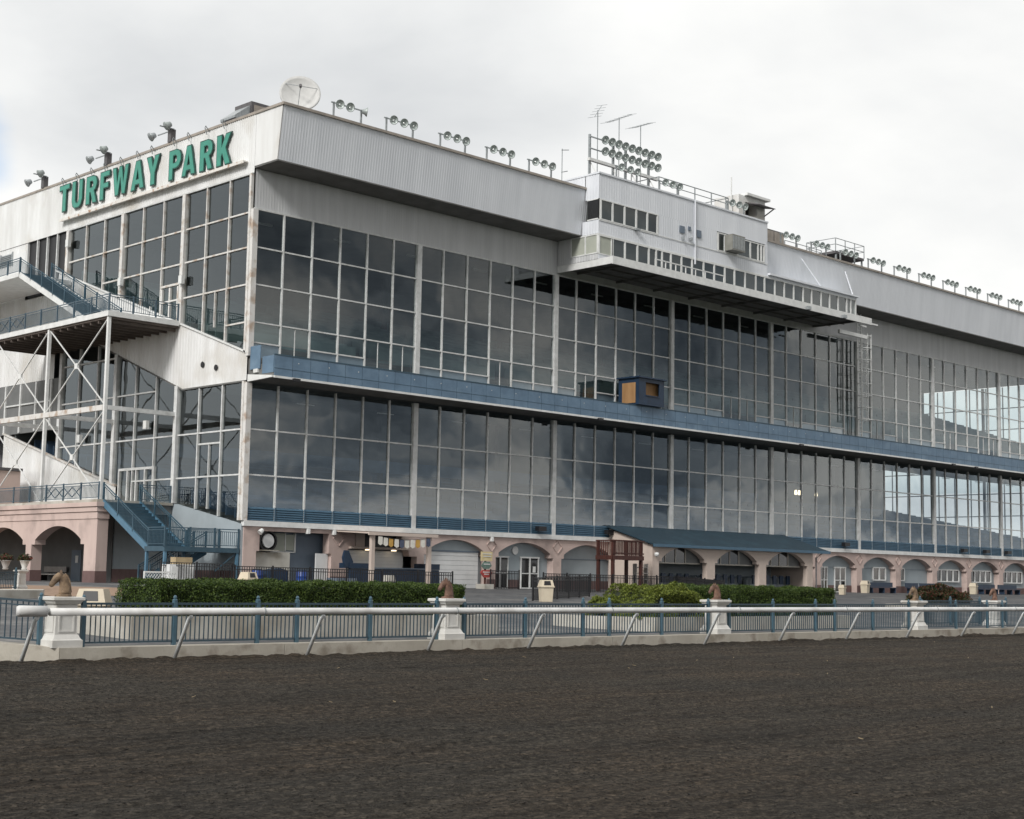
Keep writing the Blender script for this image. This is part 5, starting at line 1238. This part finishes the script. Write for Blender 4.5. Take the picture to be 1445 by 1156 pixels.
V = octa[None]*rng.uniform(.55, 1.35, (nC, 6, 1))*np.array([1.8, 1, .7]); V = np.stack([V[..., 0]*ca[:, None]-V[..., 1]*sa[:, None], V[..., 0]*sa[:, None]+V[..., 1]*ca[:, None], V[..., 2]], -1)*sz[:, None, None]+base[:, None]
F8 = np.array([(0, 1, 4), (1, 2, 4), (2, 3, 4), (3, 0, 4), (1, 0, 5), (2, 1, 5), (3, 2, 5), (0, 3, 5)])
F = (F8[None]+np.arange(nC)[:, None, None]*6).reshape(-1)
me = bpy.data.meshes.new('dirt_clods'); me.vertices.add(nC*6); me.vertices.foreach_set('co', V.ravel()); me.loops.add(len(F)); me.loops.foreach_set('vertex_index', F)
me.polygons.add(len(F)//3); me.polygons.foreach_set('loop_start', np.arange(0, len(F), 3)); me.polygons.foreach_set('loop_total', np.full(len(F)//3, 3)); me.update(calc_edges=True)
o = bpy.data.objects.new('dirt_clods', me); COL.objects.link(o); me.materials.append(M['clod']); tag(o, kind='stuff')
# ------------------------------------------------------------------ straw flecks on the track
q = MB()
for k in range(26):
    x, y = rng.uniform(-45, 5), rng.uniform(-62, -41); a = rng.uniform(0, 3.1); l = rng.uniform(.02, .05)
    q.beam((x-l*math.cos(a), y-l*math.sin(a), .02), (x+l*math.cos(a), y+l*math.sin(a), .035), .009, .006)
tag(q.build('straw_litter', 'card'), kind='stuff')

# ------------------------------------------------------------------ sky, sun, camera
w = bpy.data.worlds.new('World'); scene.world = w; w.use_nodes = True; nt = w.node_tree; N = nt.nodes; L = nt.links
SUN = Vector((-.80, -.26, .62)).normalized(); elev = math.asin(SUN.z); az = math.atan2(SUN.x, SUN.y)
sky = N.new('ShaderNodeTexSky'); sky.sky_type = 'NISHITA'; sky.sun_disc = False; sky.sun_elevation = elev; sky.sun_rotation = az
bg = N['Background']; bg.inputs['Strength'].default_value = .15; L.new(sky.outputs['Color'], bg.inputs['Color'])
tc = N.new('ShaderNodeTexCoord'); sx = N.new('ShaderNodeSeparateXYZ'); L.new(tc.outputs['Generated'], sx.inputs[0])
def math_(op, a, b_=None, v=None):
    m = N.new('ShaderNodeMath'); m.operation = op; L.new(a, m.inputs[0])
    if b_ is not None: L.new(b_, m.inputs[1])
    elif v is not None: m.inputs[1].default_value = v
    return m.outputs[0]
zz = math_('ADD', math_('MAXIMUM', sx.outputs['Z'], v=0), v=.28)
cx = N.new('ShaderNodeCombineXYZ'); L.new(math_('DIVIDE', sx.outputs['X'], zz), cx.inputs[0]); L.new(math_('DIVIDE', sx.outputs['Y'], zz), cx.inputs[1])
def cn_(scale, det, off):
    mp = N.new('ShaderNodeMapping'); mp.inputs['Location'].default_value = off; L.new(cx.outputs[0], mp.inputs['Vector'])
    n = N.new('ShaderNodeTexNoise'); n.inputs['Scale'].default_value = scale; n.inputs['Detail'].default_value = det; n.inputs['Roughness'].default_value = .5; n.inputs['Distortion'].default_value = .3
    L.new(mp.outputs[0], n.inputs['Vector']); return n.outputs['Fac']
n1 = cn_(1.1, 7, CLOUD_OFF); n2 = cn_(.55, 3, (3.1, 8.2, 0))
n3 = cn_(2.6, 5, (7.7, 1.2, 0))
mxn = math_('ADD', math_('ADD', math_('MULTIPLY', n1, v=.55), math_('MULTIPLY', n2, v=.30)), math_('MULTIPLY', n3, v=.15))
rp = N.new('ShaderNodeValToRGB'); e = rp.color_ramp.elements
e[0].position = .37; e[0].color = (.62, .64, .66, 1); e[1].position = .53; e[1].color = (1.0, 1.0, .98, 1); k_ = e.new(.455); k_.color = (.845, .855, .855, 1)
L.new(mxn, rp.inputs['Fac'])
bg2 = N.new('ShaderNodeBackground'); bg2.inputs['Strength'].default_value = .84; rd = N.new('ShaderNodeValToRGB'); e = rd.color_ramp.elements
e[0].position = .38; e[0].color = (.20, .235, .28, 1); e[1].position = .58; e[1].color = (1.35, 1.26, 1.17, 1); k_ = e.new(.47); k_.color = (.56, .60, .64, 1)
L.new(math_('ADD', math_('MULTIPLY', cn_(2.7, 8, (4.4, 9.1, 0)), v=.7), math_('MULTIPLY', n1, v=.3)), rd.inputs['Fac'])
dm = N.new('ShaderNodeMapRange'); dm.interpolation_type = 'SMOOTHSTEP'; dm.inputs['From Min'].default_value = .05; dm.inputs['From Max'].default_value = -.45; dm.inputs['To Min'].default_value = 0; dm.inputs['To Max'].default_value = 1
L.new(sx.outputs['Y'], dm.inputs['Value'])
lowm = N.new('ShaderNodeMapRange'); lowm.interpolation_type = 'SMOOTHSTEP'; lowm.inputs['From Min'].default_value = .75; lowm.inputs['From Max'].default_value = .45
L.new(sx.outputs['Z'], lowm.inputs['Value'])
dmx = N.new('ShaderNodeMix'); dmx.data_type = 'RGBA'; L.new(math_('MULTIPLY', dm.outputs[0], lowm.outputs[0]), dmx.inputs['Factor']); L.new(rp.outputs['Color'], dmx.inputs['A']); L.new(rd.outputs['Color'], dmx.inputs['B'])
hz = N.new('ShaderNodeMapRange'); hz.inputs['From Min'].default_value = .04; hz.inputs['From Max'].default_value = .26; hz.inputs['To Min'].default_value = 1.45; hz.inputs['To Max'].default_value = .5; L.new(sx.outputs['Z'], hz.inputs['Value'])
hm = N.new('ShaderNodeMix'); hm.data_type = 'RGBA'; hm.blend_type = 'MULTIPLY'; hm.inputs['Factor'].default_value = 1; L.new(rd.outputs['Color'], hm.inputs['A']); L.new(hz.outputs[0], hm.inputs['B']); L.new(hm.outputs['Result'], dmx.inputs['B'])
L.new(dmx.outputs['Result'], bg2.inputs['Color'])
gp = N.new('ShaderNodeMapRange'); gp.interpolation_type = 'SMOOTHSTEP'
vd = N.new('ShaderNodeVectorMath'); vd.operation = 'DOT_PRODUCT'; vd.inputs[1].default_value = BLUE_DIR; L.new(tc.outputs['Generated'], vd.inputs[0])
L.new(math_('ADD', vd.outputs['Value'], math_('MULTIPLY', cn_(5.0, 6, (1, 1, 0)), v=.0022)), gp.inputs['Value'])
gp.inputs['From Min'].default_value = 1.0016; gp.inputs['From Max'].default_value = 1.0002
ms = N.new('ShaderNodeMixShader'); L.new(gp.outputs[0], ms.inputs['Fac']); L.new(bg.outputs[0], ms.inputs[1]); L.new(bg2.outputs[0], ms.inputs[2]); L.new(ms.outputs[0], N['World Output'].inputs['Surface'])
sl = bpy.data.lights.new('sun', 'SUN'); sl.energy = 2.3; sl.angle = R(16); sl.color = (1, .97, .93)
so = bpy.data.objects.new('sun', sl); COL.objects.link(so); so.rotation_euler = (-SUN).to_track_quat('-Z', 'Y').to_euler(); so.location = (-60, -20, 60)

cam = bpy.data.cameras.new('camera'); co = bpy.data.objects.new('camera', cam); COL.objects.link(co)
cam.sensor_width = 36; cam.lens = 2119.9/1445*36; cam.clip_end = 6000; cam.clip_start = .1
pi_, ro_, ya_ = R(6.455), R(.988), R(44.373)
fw = Vector((math.sin(ya_)*math.cos(pi_), math.cos(ya_)*math.cos(pi_), math.sin(pi_))); rr = fw.cross(Vector((0, 0, 1))).normalized(); uu = rr.cross(fw)
r2 = rr*math.cos(ro_)+uu*math.sin(ro_); u2 = -rr*math.sin(ro_)+uu*math.cos(ro_)
co.matrix_world = Matrix((( r2.x, u2.x, -fw.x, -47.243), (r2.y, u2.y, -fw.y, -69.223), (r2.z, u2.z, -fw.z, 1.927), (0, 0, 0, 1)))
scene.camera = co
scene.view_settings.view_transform = 'Standard'; scene.view_settings.look = 'None'; scene.view_settings.exposure = .32; scene.view_settings.gamma = 1
scene.render.engine = 'CYCLES'; scene.cycles.use_denoising = True; scene.cycles.max_bounces = 8; scene.cycles.transparent_max_bounces = 16; scene.cycles.caustics_reflective = False; scene.cycles.caustics_refractive = False
